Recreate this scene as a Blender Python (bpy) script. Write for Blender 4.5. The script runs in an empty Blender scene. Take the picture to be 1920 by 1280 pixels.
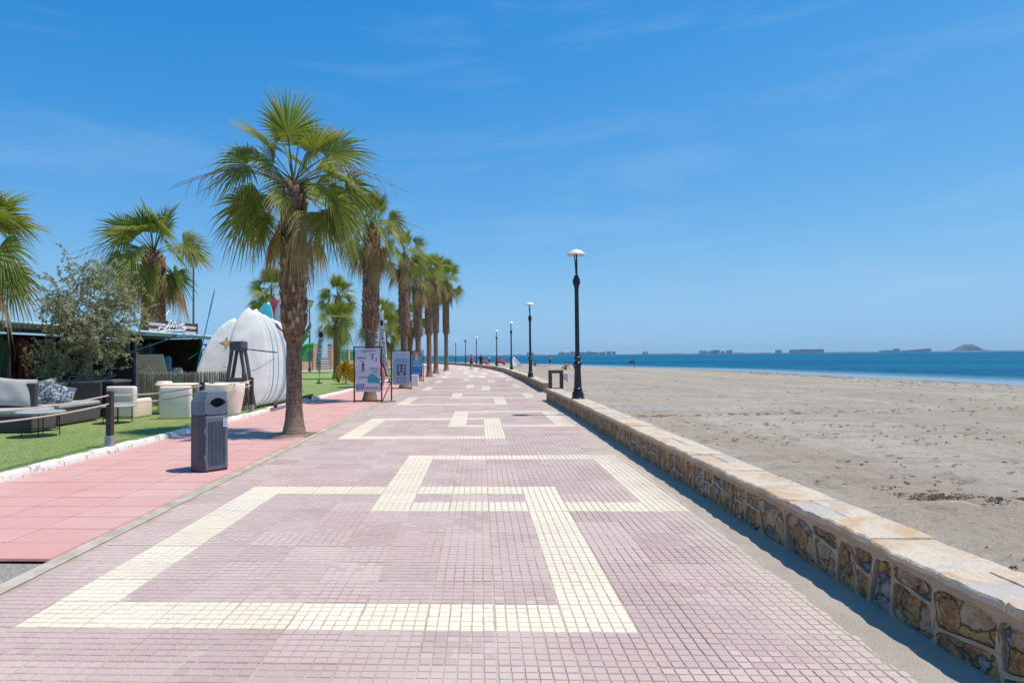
import bpy, bmesh, math, random
import numpy as np
from mathutils import Vector, Matrix
R = math.radians
PI = math.pi
sc = bpy.context.scene
col = sc.collection

# ------------------------------------------------------------------ camera
H = 1.56
F_PX = 1200.0
yaw = math.atan((850 - 900) / F_PX); pitch = math.atan(27.4 / F_PX); roll = R(0.5)
fw = Vector((math.sin(yaw) * math.cos(pitch), math.cos(yaw) * math.cos(pitch), math.sin(pitch)))
r0 = Vector((math.cos(yaw), -math.sin(yaw), 0)); u0 = r0.cross(fw)
rt = r0 * math.cos(roll) - u0 * math.sin(roll); up = u0 * math.cos(roll) + r0 * math.sin(roll)
cam = bpy.data.cameras.new('camera'); camo = bpy.data.objects.new('camera', cam); col.objects.link(camo)
m = Matrix((rt, up, -fw)).transposed().to_4x4(); m.translation = (0, 0, H); camo.matrix_world = m
cam.sensor_width = 36; cam.lens = F_PX / 1920 * 36; cam.shift_x = (960 - 850) / 1920
cam.clip_start = 0.1; cam.clip_end = 60000
sc.camera = camo

# ------------------------------------------------------------------ world, sun, exposure
SUN = Vector((0.36, 0.02, 1.0)).normalized()
w = bpy.data.worlds.new('World'); sc.world = w; w.use_nodes = True
nt = w.node_tree; nt.nodes.clear()
sky = nt.nodes.new('ShaderNodeTexSky'); sky.sky_type = 'NISHITA'; sky.sun_disc = False
sky.sun_elevation = math.asin(SUN.z); sky.sun_rotation = R(90); sky.altitude = 0
sky.air_density = 1.0; sky.dust_density = 0.0; sky.ozone_density = 10.0
tc = nt.nodes.new('ShaderNodeTexCoord'); mp = nt.nodes.new('ShaderNodeMapping')
mp.inputs['Rotation'].default_value = (0, R(-24), R(20)); mp.inputs['Scale'].default_value = (1.3, 2.2, 9)
nz = nt.nodes.new('ShaderNodeTexNoise'); nz.inputs['Scale'].default_value = 1.5; nz.inputs['Detail'].default_value = 7
nz.inputs['Roughness'].default_value = .6; nz.inputs['Distortion'].default_value = .5
rp = nt.nodes.new('ShaderNodeMapRange'); rp.inputs['From Min'].default_value = .50; rp.inputs['From Max'].default_value = .85
rp.inputs['To Max'].default_value = .19
mx = nt.nodes.new('ShaderNodeMix'); mx.data_type = 'RGBA'; mx.inputs['B'].default_value = (6.6, 7.8, 9.0, 1)
hs = nt.nodes.new('ShaderNodeRGBCurve')               # colour grade of the whole sky, as the photograph's
for ci, pts in enumerate((((0, 0), (.07, .022), (.091, .045), (.133, .112), (.309, .28), (.45, .305), (1, .36)), ((0, 0), (.10, .16), (.188, .28), (.266, .372), (.503, .545), (.64, .55), (1, .62)), ((0, 0), (.2, .45), (.413, .69), (.527, .765), (.68, .82), (1, .9)))):
    cv = hs.mapping.curves[ci]; cv.points[0].location = pts[0]; cv.points[1].location = pts[-1]
    for q in pts[1:-1]: cv.points.new(*q)
hs.mapping.update()
k1 = nt.nodes.new('ShaderNodeVectorMath'); k1.operation = 'SCALE'; k1.inputs['Scale'].default_value = .1
k2 = nt.nodes.new('ShaderNodeVectorMath'); k2.operation = 'SCALE'; k2.inputs['Scale'].default_value = 10
bg = nt.nodes.new('ShaderNodeBackground'); bg.inputs['Strength'].default_value = .1
wo = nt.nodes.new('ShaderNodeOutputWorld')
L = nt.links.new
L(tc.outputs['Generated'], mp.inputs['Vector']); L(mp.outputs['Vector'], nz.inputs['Vector']); L(nz.outputs['Fac'], rp.inputs['Value'])
L(sky.outputs['Color'], k1.inputs[0]); L(k1.outputs[0], hs.inputs['Color']); L(hs.outputs['Color'], k2.inputs[0]); L(k2.outputs[0], mx.inputs['A']); L(rp.outputs['Result'], mx.inputs['Factor'])
L(mx.outputs['Result'], bg.inputs['Color']); L(bg.outputs['Background'], wo.inputs['Surface'])
sl = bpy.data.lights.new('sun', 'SUN'); sl.energy = 4.6; sl.angle = R(0.53); sl.color = (1, .93, .82)
so = bpy.data.objects.new('sun', sl); col.objects.link(so); so.rotation_euler = SUN.to_track_quat('Z', 'Y').to_euler()
so.location = (30, 0, 60)
vs = sc.view_settings; vs.view_transform = 'Standard'; vs.look = 'None'; vs.gamma = 1; vs.exposure = 0.06; vs.use_curve_mapping = False

# ------------------------------------------------------------------ material helpers
class NT:
    def __init__(s, name):
        s.m = bpy.data.materials.new(name); s.m.use_nodes = True; s.t = s.m.node_tree; s.t.nodes.clear()
        s.out = s.n('ShaderNodeOutputMaterial')
    def n(s, typ, ins=None, **kw):
        nd = s.t.nodes.new(typ)
        for k, v in kw.items(): setattr(nd, k, v)
        for k, v in (ins or {}).items():
            if hasattr(v, 'is_output'): s.t.links.new(v, nd.inputs[k])
            else: nd.inputs[k].default_value = v
        return nd
    def math(s, op, a, b=0.0, c=0.0, clamp=False):
        return s.n('ShaderNodeMath', {0: a, 1: b, 2: c}, operation=op, use_clamp=clamp).outputs[0]
    def vmath(s, op, a, b):
        return s.n('ShaderNodeVectorMath', {0: a, 1: b}, operation=op).outputs[0]
    def mix(s, f, a, b, bt='MIX'):
        return s.n('ShaderNodeMix', {'Factor': f, 'A': a, 'B': b}, data_type='RGBA', blend_type=bt).outputs['Result']
    def rng(s, v, a, b, c=0.0, d=1.0, smooth=True):
        return s.n('ShaderNodeMapRange', {'Value': v, 'From Min': a, 'From Max': b, 'To Min': c, 'To Max': d},
                   interpolation_type='SMOOTHSTEP' if smooth else 'LINEAR').outputs['Result']
    def noise(s, vec, scale, detail=4, rough=.55, dist=0.0):
        return s.n('ShaderNodeTexNoise', {'Vector': vec, 'Scale': scale, 'Detail': detail, 'Roughness': rough, 'Distortion': dist})
    def pos(s): return s.n('ShaderNodeNewGeometry').outputs['Position']
    def obj(s): return s.n('ShaderNodeTexCoord').outputs['Object']
    def rnd(s): return s.n('ShaderNodeObjectInfo').outputs['Random']
    def bump(s, h, strength=.4, dist=.01, normal=None):
        ins = {'Height': h, 'Strength': strength, 'Distance': dist}
        if normal is not None: ins['Normal'] = normal
        return s.n('ShaderNodeBump', ins).outputs['Normal']
    def pbsdf(s, color, rough=.7, normal=None, **kw):
        ins = {'Base Color': color, 'Roughness': rough}
        if normal is not None: ins['Normal'] = normal
        for k, v in kw.items(): ins[k.replace('_', ' ')] = v
        b = s.n('ShaderNodeBsdfPrincipled', ins)
        s.t.links.new(b.outputs[0], s.out.inputs['Surface']); return b

def c4(c): return (c[0], c[1], c[2], 1)
def mul(c, k): return tuple(min(1, max(0, x * k)) for x in c)
MATS = {}
def mat(name, c, rough=.7, var=.12, scale=6, bump=0.0, bscale=60, metal=0.0, c2=None, spec=.5, world=False, rvar=0.0, coat=0.0, bdist=.01):
    """plain surface: base colour with noise wear, fine relief"""
    if name in MATS: return MATS[name]
    t = NT(name); v = t.pos() if world else t.obj()
    f = t.noise(v, scale, 5, .6).outputs['Fac']
    f = t.rng(f, .3, .7)
    a = c4(mul(c, 1 - var)); b = c4(c2 if c2 else mul(c, 1 + var))
    cc = t.mix(f, a, b)
    if rvar:
        k = t.rng(t.rnd(), 0, 1, 1 - rvar, 1 + rvar, False)
        cc = t.n('ShaderNodeHueSaturation', {'Color': cc, 'Value': k}).outputs[0]
    nm = None
    if bump:
        nm = t.bump(t.noise(v, bscale, 4, .6).outputs['Fac'], bump, bdist)
    t.pbsdf(cc, rough, nm, Metallic=metal, Specular_IOR_Level=spec, Coat_Weight=coat)
    MATS[name] = t.m; return t.m

def attr_mat(name, rough=.6, transl=0.0, var=.15, scale=20, spec=.3, bump=0.0):
    """colour comes from the mesh's own 'Col' attribute (leaf and fibre colours)"""
    if name in MATS: return MATS[name]
    t = NT(name); a = t.n('ShaderNodeAttribute', attribute_name='Col').outputs['Color']
    f = t.noise(t.pos(), scale, 3).outputs['Fac']
    k = t.rng(f, .25, .75, 1 - var, 1 + var)
    cc = t.n('ShaderNodeHueSaturation', {'Color': a, 'Value': k}).outputs[0]
    nm = t.bump(t.noise(t.obj(), 90, 3).outputs['Fac'], bump, .01) if bump else None
    b = t.pbsdf(cc, rough, nm, Specular_IOR_Level=spec)
    if transl:
        tr = t.n('ShaderNodeBsdfTranslucent', {'Color': t.mix(.5, cc, c4((.55, .62, .10)), 'MULTIPLY')})
        tr.inputs['Color'].default_value = (1, 1, 1, 1)
        lc = t.n('ShaderNodeHueSaturation', {'Color': cc, 'Value': 1.5, 'Saturation': 1.15}).outputs[0]
        t.t.links.new(lc, tr.inputs['Color'])
        ms = t.n('ShaderNodeMixShader', {0: transl, 1: b.outputs[0], 2: tr.outputs[0]})
        t.t.links.new(ms.outputs[0], t.out.inputs['Surface'])
    MATS[name] = t.m; return t.m

# ------------------------------------------------------------------ mesh helpers
class MB:
    def __init__(s): s.V = []; s.F = []; s.M = []; s.C = None
    def add(s, vs, fs, mi=0):
        o = len(s.V); s.V.extend([tuple(v) for v in vs]); s.F.extend([tuple(i + o for i in f) for f in fs]); s.M.extend([mi] * len(fs))
        return o
    def box(s, c, d, mi=0, rot=None):
        x, y, z = d[0] / 2, d[1] / 2, d[2] / 2
        vs = [Vector(p) for p in ((-x, -y, -z), (x, -y, -z), (x, y, -z), (-x, y, -z), (-x, -y, z), (x, -y, z), (x, y, z), (-x, y, z))]
        if rot is not None: vs = [rot @ v for v in vs]
        c = Vector(c); s.add([v + c for v in vs], [(0, 3, 2, 1), (4, 5, 6, 7), (0, 1, 5, 4), (1, 2, 6, 5), (2, 3, 7, 6), (3, 0, 4, 7)], mi)
    def rbox(s, c, d, r=.03, seg=2, mi=0, rot=None, taper=None):
        bm = bmesh.new(); bmesh.ops.create_cube(bm, size=1)
        for v in bm.verts:
            v.co = Vector((v.co.x * d[0], v.co.y * d[1], v.co.z * d[2]))
            if taper and v.co.z < 0: v.co.x *= taper; v.co.y *= taper
        bmesh.ops.bevel(bm, geom=bm.edges[:], offset=r, segments=seg, profile=.5, affect='EDGES')
        c = Vector(c); vs = [(rot @ v.co if rot is not None else v.co) + c for v in bm.verts]
        bm.verts.index_update(); s.add(vs, [[v.index for v in f.verts] for f in bm.faces], mi); bm.free()
    def tube(s, pts, rad, n=8, mi=0, caps=True, flat=1.0):
        pts = [Vector(p) for p in pts]; k = len(pts)
        if not hasattr(rad, '__len__'): rad = [rad] * k
        t = (pts[1] - pts[0]).normalized(); a = Vector((0, 0, 1)) if abs(t.z) < .9 else Vector((1, 0, 0))
        u = t.cross(a).normalized(); vs = []
        for i, p in enumerate(pts):
            t = (pts[min(i + 1, k - 1)] - pts[max(i - 1, 0)]).normalized()
            u = (u - t * u.dot(t)).normalized(); v = t.cross(u)
            for j in range(n):
                an = 2 * PI * j / n; vs.append(p + u * math.cos(an) * rad[i] + v * math.sin(an) * rad[i] * flat)
        fs = [(i * n + j, i * n + (j + 1) % n, (i + 1) * n + (j + 1) % n, (i + 1) * n + j) for i in range(k - 1) for j in range(n)]
        if caps: fs += [tuple(range(n - 1, -1, -1)), tuple((k - 1) * n + j for j in range(n))]
        s.add(vs, fs, mi)
    def lathe(s, prof, n=20, c=(0, 0, 0), mi=0, cap=True):
        vs = []; k = len(prof)
        for z, r in prof:
            for j in range(n):
                an = 2 * PI * j / n; vs.append((c[0] + r * math.cos(an), c[1] + r * math.sin(an), c[2] + z))
        fs = [(i * n + j, i * n + (j + 1) % n, (i + 1) * n + (j + 1) % n, (i + 1) * n + j) for i in range(k - 1) for j in range(n)]
        if cap: fs += [tuple(range(n - 1, -1, -1)), tuple((k - 1) * n + j for j in range(n))]
        s.add(vs, fs, mi)
    def prism(s, poly, axis, a, b, mi=0):
        """polygon in 2D extruded along axis ('x','y','z') from a to b"""
        def P(p, q): return {'x': (q, p[0], p[1]), 'y': (p[0], q, p[1]), 'z': (p[0], p[1], q)}[axis]
        n = len(poly); vs = [P(p, a) for p in poly] + [P(p, b) for p in poly]
        s.add(vs, [tuple(range(n))[::-1], tuple(range(n, 2 * n))] + [(i, (i + 1) % n, n + (i + 1) % n, n + i) for i in range(n)], mi)
    def build(s, name, mats, parent=None, smooth=False, loc=None, colors=None, fix=True):
        me = bpy.data.meshes.new(name); me.from_pydata(s.V, [], s.F)
        if not isinstance(mats, (list, tuple)): mats = [mats]
        for mm in mats: me.materials.append(mm)
        if len(mats) > 1: me.polygons.foreach_set('material_index', s.M)
        if fix:
            bm = bmesh.new(); bm.from_mesh(me); bmesh.ops.recalc_face_normals(bm, faces=bm.faces); bm.to_mesh(me); bm.free()
        if smooth:
            me.polygons.foreach_set('use_smooth', [True] * len(me.polygons))
            if smooth != 'all':
                try: me.set_sharp_from_angle(angle=R(40))
                except Exception: pass
        if colors is not None:
            at = me.color_attributes.new('Col', 'FLOAT_COLOR', 'POINT')
            arr = np.ones((len(s.V), 4), dtype=np.float32); arr[:, :3] = np.asarray(colors, dtype=np.float32)[:, :3]
            at.data.foreach_set('color', arr.ravel())
        o = bpy.data.objects.new(name, me); col.objects.link(o)
        if parent is not None: o.parent = parent
        if loc is not None: o.location = loc
        return o
def inst(name, me, parent=None, loc=(0, 0, 0), rot=(0, 0, 0), scale=(1, 1, 1)):
    o = bpy.data.objects.new(name, me); col.objects.link(o); o.location = loc; o.rotation_euler = rot; o.scale = scale
    if parent is not None: o.parent = parent
    return o
def tag(o, label=None, cat=None, group=None, kind=None):
    if label: o['label'] = label
    if cat: o['category'] = cat
    if group: o['group'] = group
    if kind: o['kind'] = kind
    return o
def thing(name, label, cat, loc=(0, 0, 0), rz=0.0, group=None):
    o = bpy.data.objects.new(name, None); col.objects.link(o); o.location = loc; o.rotation_euler = (0, 0, rz); o.empty_display_size = .2
    return tag(o, label, cat, group)
def text(name, body, size, loc, m, parent, rot=(PI / 2, 0, 0), shear=0.0, ext=.002, align='CENTER', sx=1.0):
    cu = bpy.data.curves.new(name, 'FONT'); cu.body = body; cu.size = size; cu.shear = shear; cu.extrude = ext
    cu.align_x = align; cu.align_y = 'CENTER'; cu.resolution_u = 3
    t = bpy.data.objects.new(name, cu); col.objects.link(t); bpy.context.view_layer.update()
    me = bpy.data.meshes.new_from_object(t); me.materials.clear(); me.materials.append(m)
    bpy.data.objects.remove(t); bpy.data.curves.remove(cu)
    o = inst(name, me, parent, loc, rot, (sx, 1, 1)); return o
def catmull(pts, k=6):
    P = [Vector(p) for p in pts]; P = [P[0]] + P + [P[-1]]; out = []
    for i in range(1, len(P) - 2):
        for j in range(k):
            t = j / k; a, b, c, d = P[i - 1], P[i], P[i + 1], P[i + 2]
            out.append(.5 * ((2 * b) + (c - a) * t + (2 * a - 5 * b + 4 * c - d) * t * t + (3 * b - a - 3 * c + d) * t ** 3))
    out.append(P[-2]); return out
def interp(x, xs, ys): return float(np.interp(x, xs, ys))
# vectorised value noise
_rs = np.random.RandomState(7); _T = _rs.rand(256, 256)
def vnoise(x, y):
    xi = np.floor(x).astype(int); yi = np.floor(y).astype(int); fx = x - xi; fy = y - yi
    fx = fx * fx * (3 - 2 * fx); fy = fy * fy * (3 - 2 * fy)
    g = lambda a, b: _T[a & 255, b & 255]
    return (g(xi, yi) * (1 - fx) + g(xi + 1, yi) * fx) * (1 - fy) + (g(xi, yi + 1) * (1 - fx) + g(xi + 1, yi + 1) * fx) * fy
def fbm(x, y, o=4):
    s = 0; a = .5
    for i in range(o): s = s + a * vnoise(x + 17.3 * i, y + 5.1 * i); x = x * 2.03; y = y * 2.03; a *= .5
    return s
def grid_obj(name, X, Y, Z, m, kind=None, smooth=True):
    nr, nc = X.shape; V = np.stack([X, Y, Z], -1).reshape(-1, 3)
    i = np.arange(nr - 1)[:, None] * nc + np.arange(nc - 1)[None, :]
    Fq = np.stack([i, i + 1, i + nc + 1, i + nc], -1).reshape(-1, 4)
    me = bpy.data.meshes.new(name); me.vertices.add(len(V)); me.vertices.foreach_set('co', V.astype(np.float32).ravel())
    me.loops.add(Fq.size); me.loops.foreach_set('vertex_index', Fq.ravel().astype(np.int32))
    me.polygons.add(len(Fq)); me.polygons.foreach_set('loop_start', np.arange(0, Fq.size, 4, dtype=np.int32))
    me.update(calc_edges=True); me.validate()
    if smooth: me.polygons.foreach_set('use_smooth', [True] * len(me.polygons))
    me.materials.append(m); o = bpy.data.objects.new(name, me); col.objects.link(o)
    if kind: o['kind'] = kind
    return o

# ------------------------------------------------------------------ layout curves
YW = [-10, 17, 22.3, 27, 37, 60, 73, 86, 100, 115, 140, 170]
XW = [2.39, 2.39, 2.28, 2.62, 2.62, 2.23, 1.4, -.03, -2.0, -4.8, -11, -21]
def xw(y): return interp(y, YW, XW)                    # path-side face of the sea wall
YO = [0, 42, 60, 73, 86, 100, 115, 140, 170]; XO = [0, 0, -.4, -1.2, -2.5, -4.6, -7.4, -13.6, -23.6]
def off(y): return interp(y, YO, XO)                   # bend of the promenade
def xred(y): return interp(y, [-10, 5, 12.7, 21, 35, 60, 170], [-3.33, -3.35, -3.42, -3.55, -3.5, -3.55, -3.55]) + off(y)
def xkerb(y): return interp(y, [-10, 20, 24, 29, 45, 60], [-6.07, -6.04, -5.95, -5.86, -5.8, -5.8]) + off(y) * .6
YS = [-20, 20, 39.8, 52.3, 83, 93.4, 135, 200]; XS = [34, 32, 30.7, 29.6, 27.3, 22.5, 11.2, -12]
def xshore(y): return interp(y, YS, XS)
TZ = .10                                               # artificial turf level

# ------------------------------------------------------------------ ground, sea, beach
sand_c = (.455, .395, .325)
def sand_mat(name, dark=1.0):
    t = NT(name); p = t.pos()
    big = t.noise(p, .22, 4, .6, .6).outputs['Fac']; mid = t.noise(p, 1.6, 5, .65).outputs['Fac']; fine = t.noise(p, 38, 4, .7).outputs['Fac']
    st = t.n('ShaderNodeMapping', {'Vector': p, 'Rotation': (0, 0, R(8)), 'Scale': (.12, 1.1, 1)}).outputs[0]
    strk = t.noise(st, 1.3, 5, .65, .3).outputs['Fac']; st2 = t.noise(t.n('ShaderNodeMapping', {'Vector': p, 'Rotation': (0, 0, R(-9)), 'Scale': (.25, 2.6, 1)}).outputs[0], 1.6, 5, .7, .6).outputs['Fac']
    xx = t.n('ShaderNodeSeparateXYZ', {0: p})
    band = t.noise(t.n('ShaderNodeMapping', {'Vector': p, 'Rotation': (0, 0, R(-6)), 'Scale': (.35, .035, 1)}).outputs[0], 1.0, 4, .6, .5).outputs['Fac']
    c = t.mix(t.rng(big, .35, .68), c4((.35, .297, .235)), c4((.425, .366, .292)))
    c = t.mix(t.rng(band, .48, .62, 0, .7), c, c4((.31, .25, .19)))
    c = t.mix(t.rng(strk, .50, .64, 0, .6), c, c4((.265, .215, .165)))
    c = t.mix(t.rng(st2, .54, .66, 0, .6), c, c4((.235, .19, .145)))
    c = t.mix(t.rng(st2, .42, .32, 0, .5), c, c4((.52, .455, .375)))
    c = t.mix(t.rng(mid, .50, .72, 0, .6), c, c4((.29, .242, .19)))
    c = t.mix(t.rng(fine, .40, .75, 0, .40), c, c4((.50, .44, .365)))
    c = t.mix(t.rng(t.noise(p, 14, 5, .75).outputs['Fac'], .53, .66, 0, .7), c, c4((.20, .165, .132)))
    sp = t.n('ShaderNodeSeparateXYZ', {0: p})
    wet = t.rng(sp.outputs[2], -.24, -.345)
    c = t.mix(t.math('MULTIPLY', wet, .75), c, c4((.25, .21, .165)))
    h = t.math('ADD', t.math('MULTIPLY', mid, 1.0), t.math('MULTIPLY', fine, .35))
    h = t.math('ADD', h, t.math('MULTIPLY', t.noise(p, 6, 4, .65).outputs['Fac'], .8))
    t.pbsdf(c, .92, t.bump(h, .9, .07), Specular_IOR_Level=.2)
    return t.m
M_sand = sand_mat('sand')
ys = np.concatenate([np.linspace(-12, 2, 12), 2 + np.cumsum(np.linspace(.09, 1.1, 330))]); ys = ys[ys < 178]
ts = np.concatenate([np.linspace(0, 1, 260) ** 1.35, 1 + np.linspace(.01, .7, 24)])
YY, TT = np.meshgrid(ys, ts, indexing='ij')
XWv = np.array([xw(y) for y in ys])[:, None] + .2; XSv = np.array([xshore(y) for y in ys])[:, None]
XSv = XSv + (fbm(ys * .16, ys * 0 + 3.0)[:, None] - .47) * 1.6
XX = XWv + (XSv - XWv) * TT
ZZ = .04 - .39 * TT ** 1.4
amp = np.clip((XX - XWv) / .8, .25, 1) * np.clip((1.02 - TT) / .1, .15, 1)
ZZ = ZZ + amp * ((fbm(XX * .5, YY * .5) - .47) * .10 + (fbm(XX * 2.3, YY * 2.3) - .47) * .065 + (fbm(XX * 6, YY * 6, 2) - .37) * .022)
trk = np.sin((XX * .75 + YY * .12 + fbm(XX * .1, YY * .06) * 5) * 5.5)          # rake and tyre lines
ZZ = ZZ - amp * .016 * np.clip(trk, 0, 1) * (fbm(XX * .3 + 9, YY * .1) > .42)
_pm = (((XX - 4.9) / 2.0) ** 2 + ((YY - 18.9 - .1 * (XX - 4.9) / 1.9) / .62) ** 2); ZZ = np.where(_pm < 1, ZZ * .25 - .03 * (1 - _pm), ZZ)   # hollow of the puddle
_fr = random.Random(8); _n0 = len(ys)
for _ in range(3200):                                   # trodden sand
    fy_ = 2.5 + 30 * _fr.random() ** 1.4; i0 = int(np.searchsorted(ys, fy_)); row = XX[min(i0, _n0 - 1)]
    fx_ = xw(fy_) + .5 + _fr.random() * 22; j0 = int(np.searchsorted(row, fx_)); w_ = _fr.uniform(.09, .2); dp = _fr.uniform(.02, .055)
    di = max(2, int(.5 / max(.05, ys[min(i0 + 1, _n0 - 1)] - ys[min(i0, _n0 - 2)]))); sl_ = (slice(max(0, i0 - di), i0 + di), slice(max(0, j0 - 18), j0 + 18))
    r2 = ((XX[sl_] - fx_) / w_) ** 2 + ((YY[sl_] - fy_) / (w_ * .7)) ** 2
    ZZ[sl_] -= dp * np.exp(-r2) - dp * .55 * np.exp(-(np.sqrt(r2) - 1.5) ** 2 * 4)
beach = grid_obj('beach', XX, YY, ZZ, M_sand, 'structure')

# sea
t = NT('sea_water'); p = t.pos(); chop = t.n('ShaderNodeAttribute', attribute_name='chop').outputs['Fac']
w1 = t.n('ShaderNodeMapping', {'Vector': p, 'Rotation': (0, 0, R(-30)), 'Scale': (.55, 1.5, 1)}).outputs[0]
n1 = t.noise(w1, .9, 5, .6, .4).outputs['Fac']; n2 = t.noise(w1, .12, 4, .6).outputs['Fac']; n3 = t.noise(w1, .018, 5, .6).outputs['Fac']
h = t.math('ADD', t.math('MULTIPLY', n1, .5), t.math('MULTIPLY', n2, 2.2))
deep = t.mix(t.rng(n3, .35, .65), c4((.001, .08, .165)), c4((.004, .13, .235)))
deep = t.mix(t.rng(n2, .5, .68, 0, .6), deep, c4((.001, .048, .112)))
deep = t.mix(t.rng(n1, .5, .66, 0, .55), deep, c4((.014, .19, .30)))
cc = t.mix(chop, c4((.15, .22, .25)), deep)
bs = t.math('MULTIPLY', chop, 1.0)
t.pbsdf(cc, t.rng(chop, 0, 1, .12, .5), t.n('ShaderNodeBump', {'Height': h, 'Strength': bs, 'Distance': .9}).outputs[0], IOR=1.33, Specular_IOR_Level=.10)
M_sea = t.m
rr = np.geomspace(22, 13000, 400); th = np.concatenate([np.linspace(-115, -48, 40), np.linspace(-47.7, 48, 420), np.linspace(49, 120, 40)])
RR, TH = np.meshgrid(rr, np.radians(th), indexing='ij'); SX = RR * np.sin(TH); SY = RR * np.cos(TH)
XSg = np.interp(SY, YS, XS); XSg = np.where(SY > 200, -12 - (SY - 200) * .5, XSg)
dsh = np.clip(SX - XSg, -5, 400); CH = np.clip((dsh - 2.5) / 9, 0, 1) ** .8
a = CH * np.clip(1 - RR / 420, 0, 1)
cw = SX * .35 + SY * .94
SZ = -.35 + a * ((fbm(cw * .9 + 3, (SX * .94 - SY * .35) * .4) - .47) * .22 + (fbm(cw * 2.4, (SX * .94 - SY * .35) * 1.1 + 7, 3) - .43) * .10)
sea = grid_obj('sea', SX, SY, SZ, M_sea, 'structure')
at = sea.data.attributes.new('chop', 'FLOAT', 'POINT'); at.data.foreach_set('value', CH.astype(np.float32).ravel())

# land under and behind everything on the left
M_land = mat('dry_ground', (.36, .31, .25), .95, .2, .6, .5, 30, world=True, bdist=.03)
mb = MB(); yl = list(np.linspace(-12, 170, 60))
xl = [xw(y) + .3 for y in yl]
for y, x in zip(yl, xl): mb.V += [(x, y, -.07), (-260, y, -.07)]
mb.V += [(-70, 260, -.07), (-260, 260, -.07)]
n = len(yl) + 1
mb.F = [(2 * i, 2 * i + 2, 2 * i + 3, 2 * i + 1) for i in range(n - 1)]; mb.M = [0] * len(mb.F)
tag(mb.build('ground', M_land), kind='structure')

# ------------------------------------------------------------------ promenade paving
TP = .403; GX = -3.153; GY = 3.67                       # tile pitch and grid origin (column 0 starts at GX)
def paving_mat(name, base, lo, hi, dusty=.0):
    t = NT(name); p = t.pos()
    q = t.vmath('SUBTRACT', p, (GX, GY, 0))
    cell = t.n('ShaderNodeVectorMath', {0: t.vmath('DIVIDE', q, (TP, TP, 1000))}, operation='FLOOR').outputs[0]
    sett = t.n('ShaderNodeVectorMath', {0: t.vmath('DIVIDE', q, (TP / 6, TP / 6, 1000))}, operation='FLOOR').outputs[0]
    wn = t.n('ShaderNodeTexWhiteNoise', {'Vector': cell}); ws = t.n('ShaderNodeTexWhiteNoise', {'Vector': sett})
    c = t.mix(wn.outputs['Value'], c4(lo), c4(hi))
    c = t.mix(t.rng(ws.outputs['Value'], 0, 1, 0, .35, False), c, c4(base))
    sp = t.noise(p, 130, 3, .7).outputs['Fac']
    c = t.mix(t.rng(sp, .35, .75, 0, .30), c, c4(mul(base, .62)))
    blot = t.noise(p, .55, 5, .62).outputs['Fac']
    c = t.mix(t.rng(blot, .40, .72, 0, .45), c, c4((.55, .475, .42)))
    st_ = t.noise(p, 2.1, 6, .72, .8).outputs['Fac']
    c = t.mix(t.rng(st_, .60, .74, 0, .45), c, c4(mul(base, .60)))
    dot = t.noise(p, 9, 2, .5).outputs['Fac']
    c = t.mix(t.rng(dot, .74, .78, 0, .5), c, c4(mul(base, .45)))
    xyz = t.n('ShaderNodeSeparateXYZ', {0: p})
    nn = t.noise(p, 1.3, 6, .7).outputs['Fac']; nf = t.noise(p, 24, 3, .7).outputs['Fac']
    e = t.math('ADD', xyz.outputs[0], t.math('MULTIPLY', t.math('SUBTRACT', nn, .5), 1.3))
    e = t.math('ADD', e, t.math('MULTIPLY', t.math('SUBTRACT', nf, .5), .8))
    s = t.rng(e, 1.62, 2.42, 0, .95)                       # blown sand towards the sea wall
    c = t.mix(s, c, c4((.53, .46, .38)))
    hgt = t.noise(p, 95, 4, .7).outputs['Fac']
    t.pbsdf(c, .82, t.bump(hgt, .35, .004), Specular_IOR_Level=.3)
    return t.m
M_mauve = paving_mat('mauve_paving', (.53, .39, .355), (.435, .31, .285), (.585, .445, .395))
M_cream = paving_mat('cream_paving', (.76, .67, .51), (.71, .62, .46), (.79, .705, .555))
t = NT('sandy_joint'); p = t.pos(); f = t.noise(p, 2.2, 5, .7).outputs['Fac']
t.pbsdf(t.mix(t.rng(f, .35, .65), c4((.36, .275, .21)), c4((.50, .41, .33))), .95, t.bump(t.noise(p, 160, 3).outputs['Fac'], .4, .003)); M_joint = t.m

def is_cream(c, k):
    """interlocking rectangles; c counted from the second column (x=-2.75), k in rows"""
    k0 = k; per = (k + 42 * 4) // 42; kk = k - 42 * (per - 4)
    def ring(k, c, r0, r1, c0, c1): return r0 <= k < r1 and c0 <= c < c1 and (k in (r0, r1 - 1) or c in (c0, c1 - 1))
    A = [(0, 10, 0, 9), (7, 16, 4, 12), (21, 31, 0, 8), (26, 36, 5, 12)]
    return any(ring(kk, c, *a) or ring(kk - 42, c, *a) or ring(kk + 42, c, *a) for a in A)
promenade = MB()
yp = list(np.linspace(-6, 165, 120))
for y in yp: promenade.V += [(xred(y) + .02, y, -.005), (xw(y) + .12, y, -.005)]
promenade.F = [(2 * i, 2 * i + 1, 2 * i + 3, 2 * i + 2) for i in range(len(yp) - 1)]; promenade.M = [0] * len(promenade.F)
promenade = tag(promenade.build('promenade', M_joint), kind='structure')
NS = 6                                                  # setts per tile side
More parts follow.
